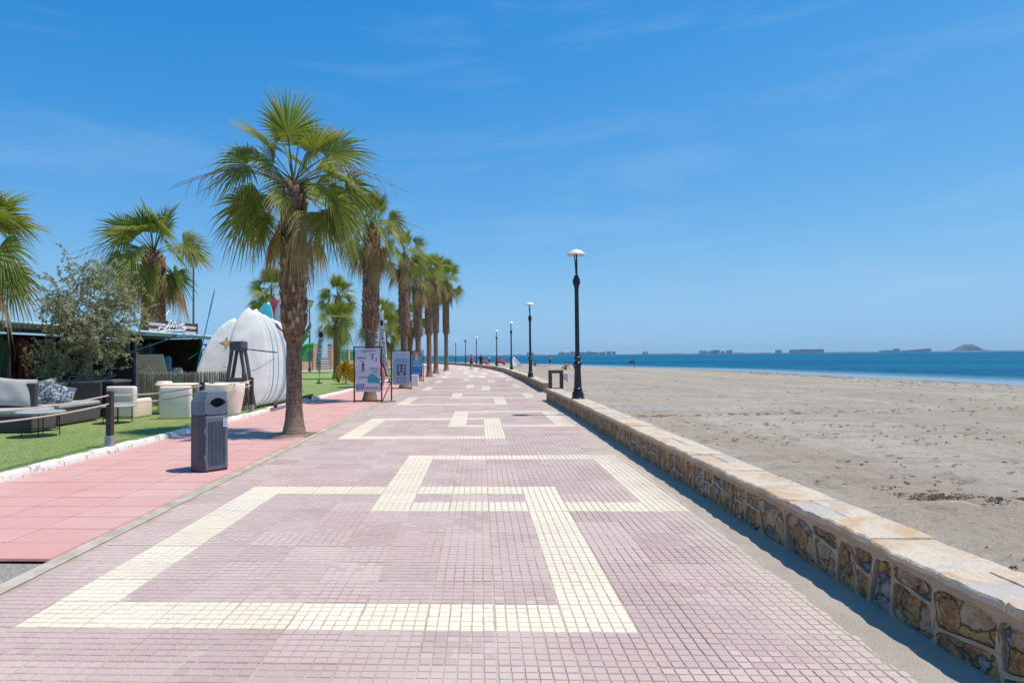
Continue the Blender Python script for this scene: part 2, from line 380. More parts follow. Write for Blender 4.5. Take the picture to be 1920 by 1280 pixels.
def tile_geo(mb, ox, oy, oz, rnd, sides=True, j=.0022):
    p = TP / NS; g = .0026
    for a in range(NS):
        for b in range(NS):
            z = oz + rnd.uniform(-.0012, .0008)
            x0 = ox + a * p + g + (.003 if a == 0 else 0); x1 = ox + (a + 1) * p - g - (.003 if a == NS - 1 else 0)
            y0 = oy + b * p + g + (.003 if b == 0 else 0); y1 = oy + (b + 1) * p - g - (.003 if b == NS - 1 else 0)
            q = [(x + rnd.uniform(-j, j), y + rnd.uniform(-j, j)) for x, y in ((x0, y0), (x1, y0), (x1, y1), (x0, y1))]
            if sides:
                cx, cy = (x0 + x1) / 2, (y0 + y1) / 2
                mb.add([(x, y, -.0052) for x, y in q] + [(x + (.003 if x < cx else -.003), y + (.003 if y < cy else -.003), z) for x, y in q], [(4, 5, 6, 7), (0, 1, 5, 4), (1, 2, 6, 5), (2, 3, 7, 6), (3, 0, 4, 7)])
            else: mb.add([(x, y, z) for x, y in q], [(0, 1, 2, 3)])
rnd = random.Random(3)
TV = {}
for cr in (0, 1):
    for v in range(5):
        mb = MB(); tile_geo(mb, 0, 0, 0, rnd); o = mb.build('paving_tile', M_cream if cr else M_mauve, fix=False); TV[cr, v] = o.data; bpy.data.objects.remove(o)
cells = [(k, c) for k in range(-2, 103) for c in range(0, 14)]
cells.sort(key=lambda q: q[0])
near = [q for q in cells if q[0] < 22 and abs((GX + (q[1] + .5) * TP) / (GY + (q[0] + .9) * TP)) < .84][:296]
ns = set(near); rest = [MB(), MB()]
for k, c in cells:
    x = GX + c * TP; y = GY + k * TP; cr = 1 if is_cream(c - 1, k) else 0
    if x + TP > xw(y) + .1 + .3: continue
    if (k, c) in ns:
        inst('paving_tile', TV[cr, rnd.randrange(5)], promenade, (x, y, rnd.uniform(-.0012, .0012)), (rnd.uniform(-.004, .004), rnd.uniform(-.004, .004), rnd.uniform(-.003, .003)))
    else: tile_geo(rest[cr], x, y, rnd.uniform(-.001, .001), rnd, k < 45)
for k in range(103, 360):
    y0 = GY + k * TP
    for c in range(0, 14):
        cr = 1 if is_cream(c - 1, k) else 0
        a = [GX + (c + d) * TP + off(y0 + e * TP) for d, e in ((0, 0), (1, 0), (1, 1), (0, 1))]
        rest[cr].add([(a[0], y0, 0), (a[1], y0, 0), (a[2], y0 + TP, 0), (a[3], y0 + TP, 0)], [(0, 1, 2, 3)])
for cr in (0, 1): tag(rest[cr].build('paving_field', M_cream if cr else M_mauve, promenade, fix=False), 'far cream paving of the pattern' if cr else 'far mauve paving', kind='stuff')

# blown sand lying along the foot of the wall
mb = MB(); yy = np.arange(-3, 60, .07); rr_ = np.random.RandomState(5)
inn = .06 + .24 * fbm(yy * .55, yy * 0 + 2.2) + .16 * fbm(yy * 3.1, yy * 0 + 8.2) + .10 * np.clip((11 - yy) / 9, 0, 1)
for i, y in enumerate(yy):
    x0 = xw(y); gap = 22.25 < y < 27.1
    wdt = inn[i] if not gap else inn[i] + .2
    mb.V += [(x0 + .02, y, .022), (x0 - wdt * .45, y, .012), (x0 - wdt * .8, y, .005), (x0 - wdt, y, -.006)]
for i in range(len(yy) - 1):
    for j in range(3): mb.F.append((4 * i + j, 4 * i + j + 1, 4 * i + 5 + j, 4 * i + 4 + j)); mb.M.append(0)
t = NT('blown_sand'); p = t.pos(); f = t.noise(p, 3, 5, .7).outputs['Fac']; g = t.noise(p, 70, 4, .7).outputs['Fac']
t.pbsdf(t.mix(t.rng(g, .3, .7, 0, .6), t.mix(t.rng(f, .3, .7), c4((.47, .395, .32)), c4((.56, .485, .40))), c4((.43, .36, .29))), .95, t.bump(t.math('ADD', g, f), .8, .03)); M_bsand = t.m
tag(mb.build('sand_drift', M_bsand, smooth=True), kind='structure')

# concrete edging strip and red side path
M_conc = mat('weathered_concrete', (.44, .375, .30), .9, .22, 5, .5, 70, world=True)
mb = MB(); yr = np.linspace(-6, 110, 90)
for i in range(len(yr) - 1):
    y0, y1 = yr[i], yr[i + 1]; a0, a1 = xred(y0), xred(y1)
    mb.add([(a0, y0, .004), (a0 + .14, y0, .002), (a1 + .14, y1, .002), (a1, y1, .004), (a0, y0, -.06), (a1, y1, -.06)], [(0, 1, 2, 3), (0, 3, 5, 4)])
tag(mb.build('edging_strip', M_conc), kind='structure')
t = NT('red_slab'); p = t.pos(); f = t.noise(p, 1.1, 6, .65).outputs['Fac']; g = t.noise(p, 120, 3, .7).outputs['Fac']
c = t.mix(t.rng(f, .3, .7), c4((.58, .29, .255)), c4((.60, .37, .335)))
c = t.mix(t.rng(t.rnd(), 0, 1, 0, .35, False), c, c4((.54, .25, .225)))
c = t.mix(t.rng(g, .4, .75, 0, .3), c, c4((.66, .45, .40)))
c = t.mix(t.rng(t.noise(p, .5, 5, .7).outputs['Fac'], .45, .72, 0, .55), c, c4((.55, .42, .36)))
c = t.mix(t.rng(t.noise(p, 3.5, 6, .75).outputs['Fac'], .56, .70, 0, .4), c, c4((.47, .27, .23)))
t.pbsdf(c, .88, t.bump(g, .3, .005), Specular_IOR_Level=.25); M_red = t.m
M_redj = mat('red_joint', (.33, .165, .135), .95, .2, 3, world=True)
side = MB()
for i in range(len(yr) - 1):
    y0, y1 = max(yr[i], 4.86), yr[i + 1]
    if y1 <= 4.86: continue
    side.add([(xkerb(y0) - .02, y0, .0), (xred(y0) - .003, y0, .0), (xred(y1) - .003, y1, .0), (xkerb(y1) - .02, y1, .0)], [(0, 1, 2, 3)])
side = tag(side.build('side_path', M_redj), kind='structure')
SL = .433; srest = MB(); cnt = 0
def slab_mesh(wx, wy):
    mb = MB(); e = .004; g = .003; z = .0135
    mb.add([(g, g, 0), (wx - g, g, 0), (wx - g, wy - g, 0), (g, wy - g, 0), (g + e, g + e, z), (wx - g - e, g + e, z), (wx - g - e, wy - g - e, z), (g + e, wy - g - e, z)],
           [(4, 5, 6, 7), (0, 1, 5, 4), (1, 2, 6, 5), (2, 3, 7, 6), (3, 0, 4, 7)]); return mb
o = slab_mesh(.66, SL).build('paving_slab', M_red, fix=False); SLm = o.data; bpy.data.objects.remove(o)
for k in range(0, 240):
    y = 4.87 + k * SL; xr = xred(y) - .004; xk = xkerb(y)
    nc = 4; wd = (xr - xk) / nc
    for c_ in range(nc):
        x = xk + c_ * wd
        if cnt < 292 and k < 73:
            inst('paving_slab', SLm, side, (x, y, rnd.uniform(0, .002)), (rnd.uniform(-.003, .003), 0, 0), (wd / .66, 1, 1)); cnt += 1
        else:
            q = slab_mesh(wd, SL); srest.add([(v[0] + x, v[1] + y, v[2]) for v in q.V], q.F)
tag(srest.build('paving_slabs', M_red, side, fix=False), 'far red slabs of the side path', kind='stuff')
# loose gravel in the corner where the slabs end
M_gravel = mat('grey_gravel', (.34, .31, .27), .95, .3, 40, .9, 90, world=True, bdist=.02)
mb = MB(); mb.add([(-6.05, -6, -.03), (-3.36, -6, -.03), (-3.36, 4.865, -.02), (-6.05, 4.865, -.02)], [(0, 1, 2, 3)]); tag(mb.build('gravel', M_gravel), kind='structure')
mb = MB(); r_ = random.Random(9)
for i in range(900):
    x = r_.uniform(-4.6, -3.38); y = r_.uniform(3.6, 4.85); s_ = r_.uniform(.006, .016)
    vs_ = [(x + r_.uniform(.7, 1) * s_ * a, y + r_.uniform(.7, 1) * s_ * b, -.022 + s_ * c_ * r_.uniform(.5, .9)) for a, b, c_ in ((1, 0, 0), (0, 1, 0), (-1, 0, 0), (0, -1, 0), (0, 0, 1))]
    mb.add(vs_, [(0, 1, 4), (1, 2, 4), (2, 3, 4), (3, 0, 4)])
tag(mb.build('gravel_chips', M_gravel), kind='stuff')

# ------------------------------------------------------------------ turf and kerb
t = NT('artificial_turf'); p = t.pos(); f = t.noise(p, .7, 5, .6).outputs['Fac']; g = t.noise(p, 75, 3, .75).outputs['Fac']; k = t.noise(p, 9, 4, .7).outputs['Fac']
c = t.mix(t.rng(f, .3, .7), c4((.235, .305, .095)), c4((.285, .35, .12)))
c = t.mix(t.rng(g, .4, .7, 0, .6), c, c4((.16, .225, .065)))
c = t.mix(t.rng(k, .5, .75, 0, .45), c, c4((.31, .355, .15)))
t.pbsdf(c, .85, t.bump(g, .9, .02), Specular_IOR_Level=.2); M_turf = t.m
gy = np.linspace(-8, 72, 60); mb = MB()
for y in gy: mb.V += [(xkerb(y) - .11, y, TZ), (-34, y, TZ)]
mb.F = [(2 * i, 2 * i + 2, 2 * i + 3, 2 * i + 1) for i in range(len(gy) - 1)]; mb.M = [0] * len(mb.F)
lawn = tag(mb.build('lawn', M_turf), kind='structure')
# turf fibres
rs = np.random.RandomState(11); NB = 90000
yb = 7.5 + 26 * rs.rand(NB) ** 1.8; xb = np.array([xkerb(y) for y in yb]) - .12 - (rs.rand(NB) ** 1.2) * (5.5 + yb * .12)
an = rs.rand(NB) * 2 * PI; hh = .004 + .009 * rs.rand(NB); ww = .0035 + .003 * rs.rand(NB) + yb * .00012
dx = np.cos(an) * ww; dy = np.sin(an) * ww; lx = rs.randn(NB) * .010; ly = rs.randn(NB) * .010
V = np.stack([np.stack([xb - dx, yb - dy, np.full(NB, TZ - .002)], -1), np.stack([xb + dx, yb + dy, np.full(NB, TZ - .002)], -1), np.stack([xb + lx, yb + ly, TZ + hh], -1)], 1).reshape(-1, 3)
me = bpy.data.meshes.new('turf_fibres'); me.vertices.add(NB * 3); me.vertices.foreach_set('co', V.astype(np.float32).ravel())
me.loops.add(NB * 3); me.loops.foreach_set('vertex_index', np.arange(NB * 3, dtype=np.int32)); me.polygons.add(NB); me.polygons.foreach_set('loop_start', np.arange(0, NB * 3, 3, dtype=np.int32)); me.update(calc_edges=True)
cl = np.array([(.25, .32, .10), (.30, .365, .13), (.36, .41, .18), (.20, .27, .085)])[rs.randint(0, 4, NB)]
ca = me.color_attributes.new('Col', 'FLOAT_COLOR', 'POINT'); arr = np.ones((NB * 3, 4), np.float32); arr[:, :3] = np.repeat(cl, 3, 0); ca.data.foreach_set('color', arr.ravel())
me.materials.append(attr_mat('turf_fibre', .8, 0, .1)); o = bpy.data.objects.new('turf_fibres', me); col.objects.link(o); tag(o, 'short green fibres of the artificial turf', 'turf', kind='stuff')

t = NT('chipped_white_paint'); p = t.pos(); f = t.noise(p, 7, 6, .7).outputs['Fac']; g = t.noise(p, 1.2, 4).outputs['Fac']
s = t.math('ADD', f, t.math('MULTIPLY', t.math('SUBTRACT', g, .5), .3))
c = t.mix(t.rng(s, .53, .63), c4((.78, .75, .70)), c4((.47, .41, .36)))
t.pbsdf(c, .8, t.bump(f, .6, .012)); M_kerb = t.m
kerb = bpy.data.objects.new('kerb', None); col.objects.link(kerb); tag(kerb, kind='structure')
y = -4.0; rk = random.Random(4)
while y < 60:
    ln = .69 if y < 40 else 1.2; y1 = y + ln - .012; x0, x1 = xkerb(y), xkerb(y1); mb = MB(); hz = rk.uniform(.105, .13)
    pr = [(0, -.05), (0, hz * .55), (-.02, hz * .93), (-.035, hz), (-.115, hz), (-.12, hz * .9), (-.12, -.05)]
    n = len(pr); rows = 5; vs_ = []
    for i in range(rows):
        a = i / (rows - 1); xx = x0 + (x1 - x0) * a; e = .008 if i in (0, rows - 1) else 0
        vs_ += [(xx + q[0] + rk.uniform(-.004, .004) - (e if q[0] == 0 else 0), y + (y1 - y) * a, q[1] + (rk.uniform(-.004, .004) - e if q[1] > 0 else 0)) for q in pr]
    fs_ = [(i * n + j, i * n + j + 1, (i + 1) * n + j + 1, (i + 1) * n + j) for i in range(rows - 1) for j in range(n - 1)] + [tuple(range(n)), tuple((rows - 1) * n + j for j in range(n))]
    mb.add(vs_, fs_); mb.build('kerb_stone', M_kerb, kerb, smooth=True); y += ln

# ------------------------------------------------------------------ stone sea wall
WZ = .375; CT = .045                                    # wall height below the coping, coping thickness
t = NT('wall_mortar'); p = t.pos(); f = t.noise(p, 4, 5, .65).outputs['Fac']; g = t.noise(p, 60, 4, .7).outputs['Fac']
t.pbsdf(t.mix(t.rng(g, .3, .75, 0, .4), t.mix(t.rng(f, .3, .7), c4((.43, .295, .18)), c4((.54, .395, .26))), c4((.30, .225, .16))), .95, t.bump(g, .7, .012)); M_mortar = t.m
t = NT('wall_stone'); p = t.pos(); q = t.vmath('ADD', p, t.n('ShaderNodeCombineXYZ', {0: t.math('MULTIPLY', t.rnd(), 50.0)}).outputs[0])
f = t.noise(q, 9, 6, .7, .8).outputs['Fac']; g = t.noise(q, 42, 5, .75, .4).outputs['Fac']
wv_ = t.vmath('ADD', q, t.n('ShaderNodeVectorMath', {0: t.noise(q, 9, 3, .6).outputs['Color'], 'Scale': .10}, operation='SCALE').outputs[0])
vo = t.n('ShaderNodeTexVoronoi', {'Vector': wv_, 'Scale': 6.5}); ve = t.n('ShaderNodeTexVoronoi', {'Vector': wv_, 'Scale': 6.5}, feature='DISTANCE_TO_EDGE').outputs['Distance']
vr = t.n('ShaderNodeSeparateXYZ', {0: vo.outputs['Color']})
c = t.mix(t.rng(f, .36, .60), c4((.34, .15, .055)), c4((.66, .39, .17)))
c = t.mix(t.rng(vr.outputs[0], .45, .55), c, t.mix(t.rng(f, .36, .62), c4((.46, .27, .14)), c4((.72, .52, .32))))
c = t.mix(t.math('MULTIPLY', t.rng(vr.outputs[1], .70, .74), t.rng(t.rnd(), .25, .5)), c, t.mix(t.rng(f, .36, .62), c4((.17, .165, .175)), c4((.47, .45, .44))))
c = t.mix(t.rng(g, .53, .70, 0, .6), c, c4((.72, .56, .38)))
c = t.mix(t.rng(g, .45, .32, 0, .85), c, c4((.11, .055, .03)))
c = t.mix(t.rng(ve, .022, .0, 0, .85), c, c4((.07, .04, .025)))
hh_ = t.math('ADD', t.math('ADD', t.math('MULTIPLY', f, 1.2), t.math('MULTIPLY', g, .6)), t.math('ADD', t.math('MULTIPLY', vr.outputs[2], 1.0), t.rng(ve, 0, .05, -1.2, 0)))
t.pbsdf(c, .8, t.bump(hh_, 1.0, .05), Specular_IOR_Level=.35); M_stone = t.m
t = NT('coping_stone'); p = t.pos(); rr1 = t.rnd(); q = t.vmath('ADD', p, t.n('ShaderNodeCombineXYZ', {0: t.math('MULTIPLY', rr1, 40.0)}).outputs[0])
f = t.noise(q, 2.6, 6, .62, 1.0).outputs['Fac']; g = t.noise(q, 45, 4, .7).outputs['Fac']; b2 = t.noise(q, 2.0, 5, .6, 1.2).outputs['Fac']
c = t.mix(t.rng(f, .44, .66), c4((.63, .53, .405)), c4((.55, .345, .19)))
c = t.mix(t.rng(t.math('ADD', b2, t.rng(rr1, 0, 1, -.13, .10, False)), .53, .63, 0, .75), c, c4((.45, .44, .43)))
c = t.mix(t.rng(g, .45, .72, 0, .6), c, c4((.44, .34, .245)))
c = t.mix(t.rng(t.noise(p, 11, 5, .7).outputs['Fac'], .54, .68, 0, .55), c, c4((.40, .32, .24)))
t.pbsdf(c, .8, t.bump(t.math('ADD', f, t.math('MULTIPLY', g, .5)), .9, .03)); M_cop = t.m

def stone_cells(y0, y1, rd, big=1.0):
    """irregular polygons covering the face from y0 to y1, z 0..WZ-.05"""
    top = WZ - .045; out = []; b = []; y = y0
    while y < y1 - .1: b.append(y); y += rd.choice([rd.uniform(.13, .22), rd.uniform(.22, .44)]) * big
    b.append(y1)
    edge = [(yy + rd.uniform(-.05, .05), yy, yy + rd.uniform(-.05, .05)) for yy in b]
    edge[0] = (y0,) * 3; edge[-1] = (y1,) * 3
    for i in range(len(b) - 1):
        l, r = edge[i], edge[i + 1]; wdt = b[i + 1] - b[i]; bot = rd.uniform(-.03, .015)
        L_ = lambda z: l[0] + (l[2] - l[0]) * z / top; R_ = lambda z: r[0] + (r[2] - r[0]) * z / top
        if rd.random() < .38:
            out.append([(l[0], bot), (r[0], bot), (r[2], top), (l[2], top)])
        elif rd.random() < .8 or wdt < .22:
            za = rd.uniform(.10, .23); zb = min(.26, max(.07, za + rd.uniform(-.08, .08)))
            out.append([(l[0], bot), (r[0], bot), (R_(zb), zb), (L_(za), za)])
            out.append([(L_(za), za), (R_(zb), zb), (r[2], top), (l[2], top)])
        else:
            za = rd.uniform(.14, .22); ym = (b[i] + b[i + 1]) / 2 + rd.uniform(-.05, .05)
            if rd.random() < .5:
                out.append([(l[0], bot), (ym, bot), (ym + rd.uniform(-.04, .04), za), (L_(za), za)]); q1 = out[-1][2]
                out.append([(ym, bot), (r[0], bot), (R_(za), za), q1]); out.append([(L_(za), za), q1, (R_(za), za), (r[2], top), (l[2], top)])
            else:
                q1 = (ym, za); qt = (ym + rd.uniform(-.04, .04), top)
                out.append([(l[0], bot), (r[0], bot), (R_(za), za), q1, (L_(za), za)])
                out.append([(L_(za), za), q1, qt, (l[2], top)]); out.append([q1, (R_(za), za), (r[2], top), qt])
    return out
def resample(poly, n):
    P = [Vector(p) for p in poly]; out = []; k = len(P)
    per = [max(2, n // k)] * k; per[0] += n - sum(per)
    for i in range(k):
        for j in range(per[i]): out.append(P[i].lerp(P[(i + 1) % k], j / per[i]))
    return out
def stone_wall(root, y0, y1, seed, single, wd=.36, big=1.0, coping=True):
    rd = random.Random(seed); mort = MB(); joined = MB()
    FX = lambda y: xw(y)
    for poly in stone_cells(y0, y1, rd, big):
        n = 20; outer = resample(poly, n); cen = sum(outer, Vector((0, 0))) / n
        inner = [p.copy() for p in outer]
        for _ in range(1): inner = [(inner[i - 1] + inner[i] * 2 + inner[(i + 1) % n]) / 4 for i in range(n)]
        ins = rd.uniform(.006, .013); inner2 = []
        for i, p in enumerate(inner):
            d = p - cen; L0 = d.length; nd = max(.35, 1 - ins / max(L0, .03) * 1.1)
            inner2.append(cen + d * nd * rd.uniform(.94, 1.03))
        inner = inner2
        mv = [(FX(p.x) + rd.uniform(-.003, .003), p.x, p.y) for p in outer] + [(FX(p.x) + rd.uniform(-.005, .003), p.x, p.y) for p in inner] + [(FX(p.x) + .035, p.x, p.y) for p in inner]
        fs_ = []
        for i in range(n): j = (i + 1) % n; fs_ += [(i, j, n + j, n + i), (n + i, n + j, 2 * n + j, 2 * n + i)]
        mort.add(mv, fs_)
        dep = rd.uniform(-.006, .014); tx = rd.uniform(-.06, .06); tz = rd.uniform(-.08, .08)
        sv = []
        for rr_k, dd in ((1.0, .03), (.93, .010), (.62, .002), (.3, -.002)):
            for p in inner:
                d = (p - cen) * rr_k; y_, z_ = cen.x + d.x, cen.y + d.y
                sv.append((FX(y_) + dep + dd + d.x * tx + d.y * tz + (rd.uniform(-.007, .007) if rr_k < 1 else 0), y_, z_))
        sv.append((FX(cen.x) + dep - .003, cen.x, cen.y)); fs_ = []
        for q in range(3):
            for i in range(n): j = (i + 1) % n; fs_.append((q * n + i, q * n + j, (q + 1) * n + j, (q + 1) * n + i))
        fs_ += [(3 * n + i, 3 * n + (i + 1) % n, 4 * n) for i in range(n)]
        if single: mb = MB(); mb.add(sv, fs_); mb.build('stone', M_stone, root, smooth=True)
        else: joined.add(sv, fs_)
    if not single: tag(joined.build('stones', M_stone, root, smooth=True), kind='stuff')
    # core, with a mortar band above the stones
    core = MB(); yy = np.linspace(y0, y1, max(2, int((y1 - y0) / .25)))
    pr = [(.036, -.06), (.036, WZ - .047), (-.004, WZ - .045), (.002, WZ), (.02, WZ + .034), (wd - .02, WZ + .034), (wd, WZ), (wd, -.25)]
    n = len(pr)
    for y in yy: core.V += [(FX(y) + q[0] + (rd.uniform(-.006, .006) if q[0] < .01 else 0), y, q[1]) for q in pr]
    for i in range(len(yy) - 1):
        for j in range(n - 1): core.F.append((i * n + j, i * n + j + 1, (i + 1) * n + j + 1, (i + 1) * n + j)); core.M.append(0)
    core.F += [tuple(range(n)), tuple((len(yy) - 1) * n + j for j in range(n))]; core.M += [0, 0]
    core.build('core', M_mortar, root); mort.build('mortar', M_mortar, root)
    if not coping: return
    y = y0 - .015
    while y < y1:
        ln = rd.uniform(.35, .85) * big; ye = min(y1 + .015, y + ln)
        if y1 - ye < .2: ye = y1 + .015
        sl0, sl1 = (rd.uniform(-.08, .08), rd.uniform(-.08, .08)) if y > y0 else (0, 0)
        cuts = [(0, 1)] if rd.random() < .55 else [(0, q_ := rd.uniform(.35, .65)), (q_, 1)]
        for a, b in cuts:
            nn_ = max(6, int((ye - y) / .03)); pts = []
            xa = -.03 + (wd + .06) * a + (.001 if a > 0 else 0); xb = -.03 + (wd + .06) * b - (.001 if b < 1 else 0)
            ja = .018 if a == 0 else .004; jb = .018 if b == 1 else .004
            g = .0008
            for i in range(nn_): yy_ = y + g + (ye - y - 2 * g) * i / (nn_ - 1); pts.append((FX(yy_) + xa + ja * (.7 * math.sin(yy_ * 9 + seed) * math.sin(yy_ * 3.7) + .35 * math.sin(yy_ * 31)) + rd.uniform(-.003, .003), yy_))
            for i in range(nn_): yy_ = ye - g - (ye - y - 2 * g) * i / (nn_ - 1); pts.append((FX(yy_) + xb + jb * .8 * math.sin(yy_ * 8 + 1) * math.sin(yy_ * 2.9) + rd.uniform(-.003, .003), yy_))
            zt = WZ + CT + rd.uniform(-.006, .006); m_ = len(pts); cx = sum(p[0] for p in pts) / m_; cy = sum(p[1] for p in pts) / m_
            vs_ = [(p[0] + (p[0] - cx) * -.03, p[1], WZ + .001) for p in pts] + [(p[0], p[1], zt - .012 + rd.uniform(-.003, .003)) for p in pts] + [(p[0] + (cx - p[0]) * .05, p[1] + (cy - p[1]) * .02, zt + rd.uniform(-.002, .002)) for p in pts]
            fs_ = [(i, (i + 1) % m_, m_ + (i + 1) % m_, m_ + i) for i in range(m_)] + [(m_ + i, m_ + (i + 1) % m_, 2 * m_ + (i + 1) % m_, 2 * m_ + i) for i in range(m_)] + [tuple(range(m_))[::-1]]
            # strip-fill the top between the two long sides
            for i in range(nn_ - 1): fs_.append((2 * m_ + i, 2 * m_ + i + 1, 2 * m_ + m_ - 2 - i, 2 * m_ + m_ - 1 - i))
            mb = MB(); mb.add(vs_, fs_); mb.build('coping_slab', M_cop, root)
        y = ye
wall = thing('sea_wall', 'low brown rubble stone wall with pale flagstone top, the near stretch', 'wall', (0, 0, 0))
stone_wall(wall, .4, 22.3, 21, True)
wall2 = thing('sea_wall', 'low stone wall beyond the gap, curving left along the promenade to the far end', 'wall', (0, 0, 0))
stone_wall(wall2, 27.0, 47.0, 22, False, big=1.15)
mb = MB(); yy = np.linspace(47.0, 168, 90); pr = [(0, -.06), (-.002, WZ), (-.03, WZ + .003), (-.03, WZ + CT), (.39, WZ + CT), (.39, -.3)]; n = len(pr)
for y in yy: mb.V += [(xw(y) + q[0], y, q[1]) for q in pr]
for i in range(len(yy) - 1):
    for j in range(n - 1): mb.F.append((i * n + j, i * n + j + 1, (i + 1) * n + j + 1, (i + 1) * n + j)); mb.M.append(0 if j == 0 else 1)
mb.build('far_stretch', [mat('far_stone', (.36, .25, .155), .9, .35, 3.5, .8, 6, world=True, bdist=.04), mat('far_coping', (.62, .53, .41), .8, .12, 1.5, world=True)], wall2)

# ------------------------------------------------------------------ lamp posts
M_black = mat('black_lamp_paint', (.012, .014, .018), .32, .3, 9, .25, 30, spec=.5)
M_dome = mat('lamp_dome_white', (.76, .71, .64), .45, .06, 5)
M_under = mat('lamp_dome_underside', (.62, .54, .46), .6, .06, 5)
def lamp_post(label, x, y, first=[None]):
    rootz = WZ + CT
    if first[0] is None:
        root = thing('lamp_post', label, 'lamp post', (x, y, rootz), 0, 'mushroom lamp posts along the sea wall')
        mb = MB(); mb.rbox((0, 0, .015), (.31, .31, .03), .006, 1); mb.lathe([(.03, .152), (.06, .155), (.11, .15), (.16, .142), (.20, .118), (.225, .105), (.235, .122), (.25, .126), (.265, .118), (.28, .102), (.45, .094), (.80, .080), (.815, .09), (.835, .09), (.845, .082), (.865, .086), (.885, .110), (.91, .114), (.935, .106), (.955, .085), (.97, .072), (1.02, .074), (1.04, .092), (1.065, .095), (1.085, .088), (1.10, .066), (1.12, .061)], 24)
        mb.build('base', M_black, root, smooth=True)
        mb = MB(); mb.lathe([(1.11, .060), (2.0, .0565), (2.90, .053)], 20); mb.build('pole', M_black, root, smooth=True)
        mb = MB(); mb.lathe([(2.89, .060), (2.92, .068), (2.95, .062), (3.0, .069), (3.06, .083), (3.11, .083), (3.15, .07), (3.17, .066), (3.23, .064), (3.235, .03)], 20)
        for a in range(8):
            an = a * PI / 4; mb.tube([(.062 * math.cos(an), .062 * math.sin(an), 2.96), (.095 * math.cos(an), .095 * math.sin(an), 3.04), (.086 * math.cos(an), .086 * math.sin(an), 3.12), (.066 * math.cos(an), .066 * math.sin(an), 3.17)], .008, 5)
        mb.build('collar', M_black, root, smooth=True)
        mb = MB(); mb.tube([(.004, 0, 3.22), (.012, .01, 3.83)], [.028, .019], 10); mb.build('stem', M_black, root, smooth=True)
        mb = MB(); mb.tube([(-.008, 0, 3.24), (-.025, -.03, 3.45), (-.062, -.10, 3.78)], [.018, .015, .013], 8); mb.build('strut', M_black, root, smooth=True)
        mb = MB(); mb.lathe([(3.765, .236), (3.775, .239), (3.80, .228), (3.84, .196), (3.885, .142), (3.91, .085), (3.925, .03), (3.927, .004)], 28, cap=False)
        d = mb.build('dome', M_dome, root, smooth='all')
        mb = MB(); mb.lathe([(3.767, .234), (3.785, .20), (3.80, .12), (3.806, .004)], 28, cap=False); mb.build('diffuser', M_under, root, smooth='all')
        first[0] = root; return root
    r = first[0].copy(); col.objects.link(r); r.location = (x, y, rootz); r['label'] = label
    for ch in first[0].children:
        c_ = ch.copy(); col.objects.link(c_); c_.parent = r
    return r
lamp_post('tall black lamp post with white mushroom dome, nearest, standing on the stone wall', 2.555, 16.95)
lamp_post('black lamp post with mushroom dome just beyond the gap in the wall, second nearest', 2.62, 33.6)
lamp_post('black mushroom lamp post on the wall, third from the camera', xw(52.5) + .19, 52.5)
lamp_post('black mushroom lamp post on the bend of the wall, fourth from the camera', xw(69.5) + .17, 69.5)
lamp_post('slim far mushroom lamp post behind the two walkers', xw(92) + .35, 92)
lamp_post('farthest mushroom lamp post at the left end of the wall', xw(113.5) + .2, 113.5)
# lantern type lamp
M_glass = mat('lantern_glass', (.60, .58, .50), .25, .05, 5)
def lantern(root, z, s):
    mb = MB(); mb.lathe([(z, .05 * s), (z + .06 * s, .10 * s), (z + .10 * s, .12 * s)], 6); mb.build('lantern_base', M_black, root)
    mb = MB(); mb.lathe([(z + .10 * s, .11 * s), (z + .55 * s, .21 * s)], 6); mb.build('lantern_glass', M_glass, root)
    mb = MB(); mb.lathe([(z + .55 * s, .25 * s), (z + .60 * s, .24 * s), (z + .75 * s, .10 * s), (z + .80 * s, .05 * s), (z + .9 * s, .02 * s)], 6); mb.build('lantern_roof', M_black, root)
lr = thing('lantern_post', 'black lamp post with old fashioned lantern head, left of the walkers', 'lamp post', (xw(103) + .2, 103, WZ + CT))
mb = MB(); mb.lathe([(0, .16), (.2, .15), (.25, .10), (.8, .09), (.9, .12), (.95, .08), (1.1, .065), (2.9, .05)], 12); mb.build('pole', M_black, lr, smooth=True); lantern(lr, 2.9, 1.0)

# timber frame at the end of the near wall
M_dkwood = mat('dark_timber', (.055, .036, .026), .75, .35, 12, .5, 50, c2=(.12, .075, .05))
fr = thing('timber_frame', 'dark brown square timber frame standing on the end of the near stone wall', 'frame', (2.58, 22.05, WZ + CT))
for s_ in (-1, 1):
    mb = MB(); mb.rbox((s_ * .19, 0, .26), (.115, .14, .52), .008, 1); mb.build('post', M_dkwood, fr)
mb = MB(); mb.rbox((0, 0, .575), (.50, .15, .10), .008, 1); mb.build('lintel', M_dkwood, fr)
mb = MB(); mb.rbox((0, 0, .012), (.26, .12, .024), .004, 1); mb.build('sill', M_dkwood, fr)
# small white box sign on the sand
bx_ = thing('sign_box', 'small white box standing on the sand behind the timber frame', 'box', (5.1, 39, -.02))
mb = MB(); mb.rbox((0, 0, .26), (.36, .22, .36), .02, 2); mb.build('body', mat('pale_box', (.62, .63, .64), .6), bx_)
mb = MB(); mb.rbox((0, 0, .46), (.40, .26, .04), .01, 1); mb.build('lid', mat('pale_box_lid', (.68, .68, .68), .5), bx_)
for s_ in (-1, 1): mb = MB(); mb.box((s_ * .15, 0, .04), (.04, .2, .08)); mb.build('foot', M_dkwood, bx_)

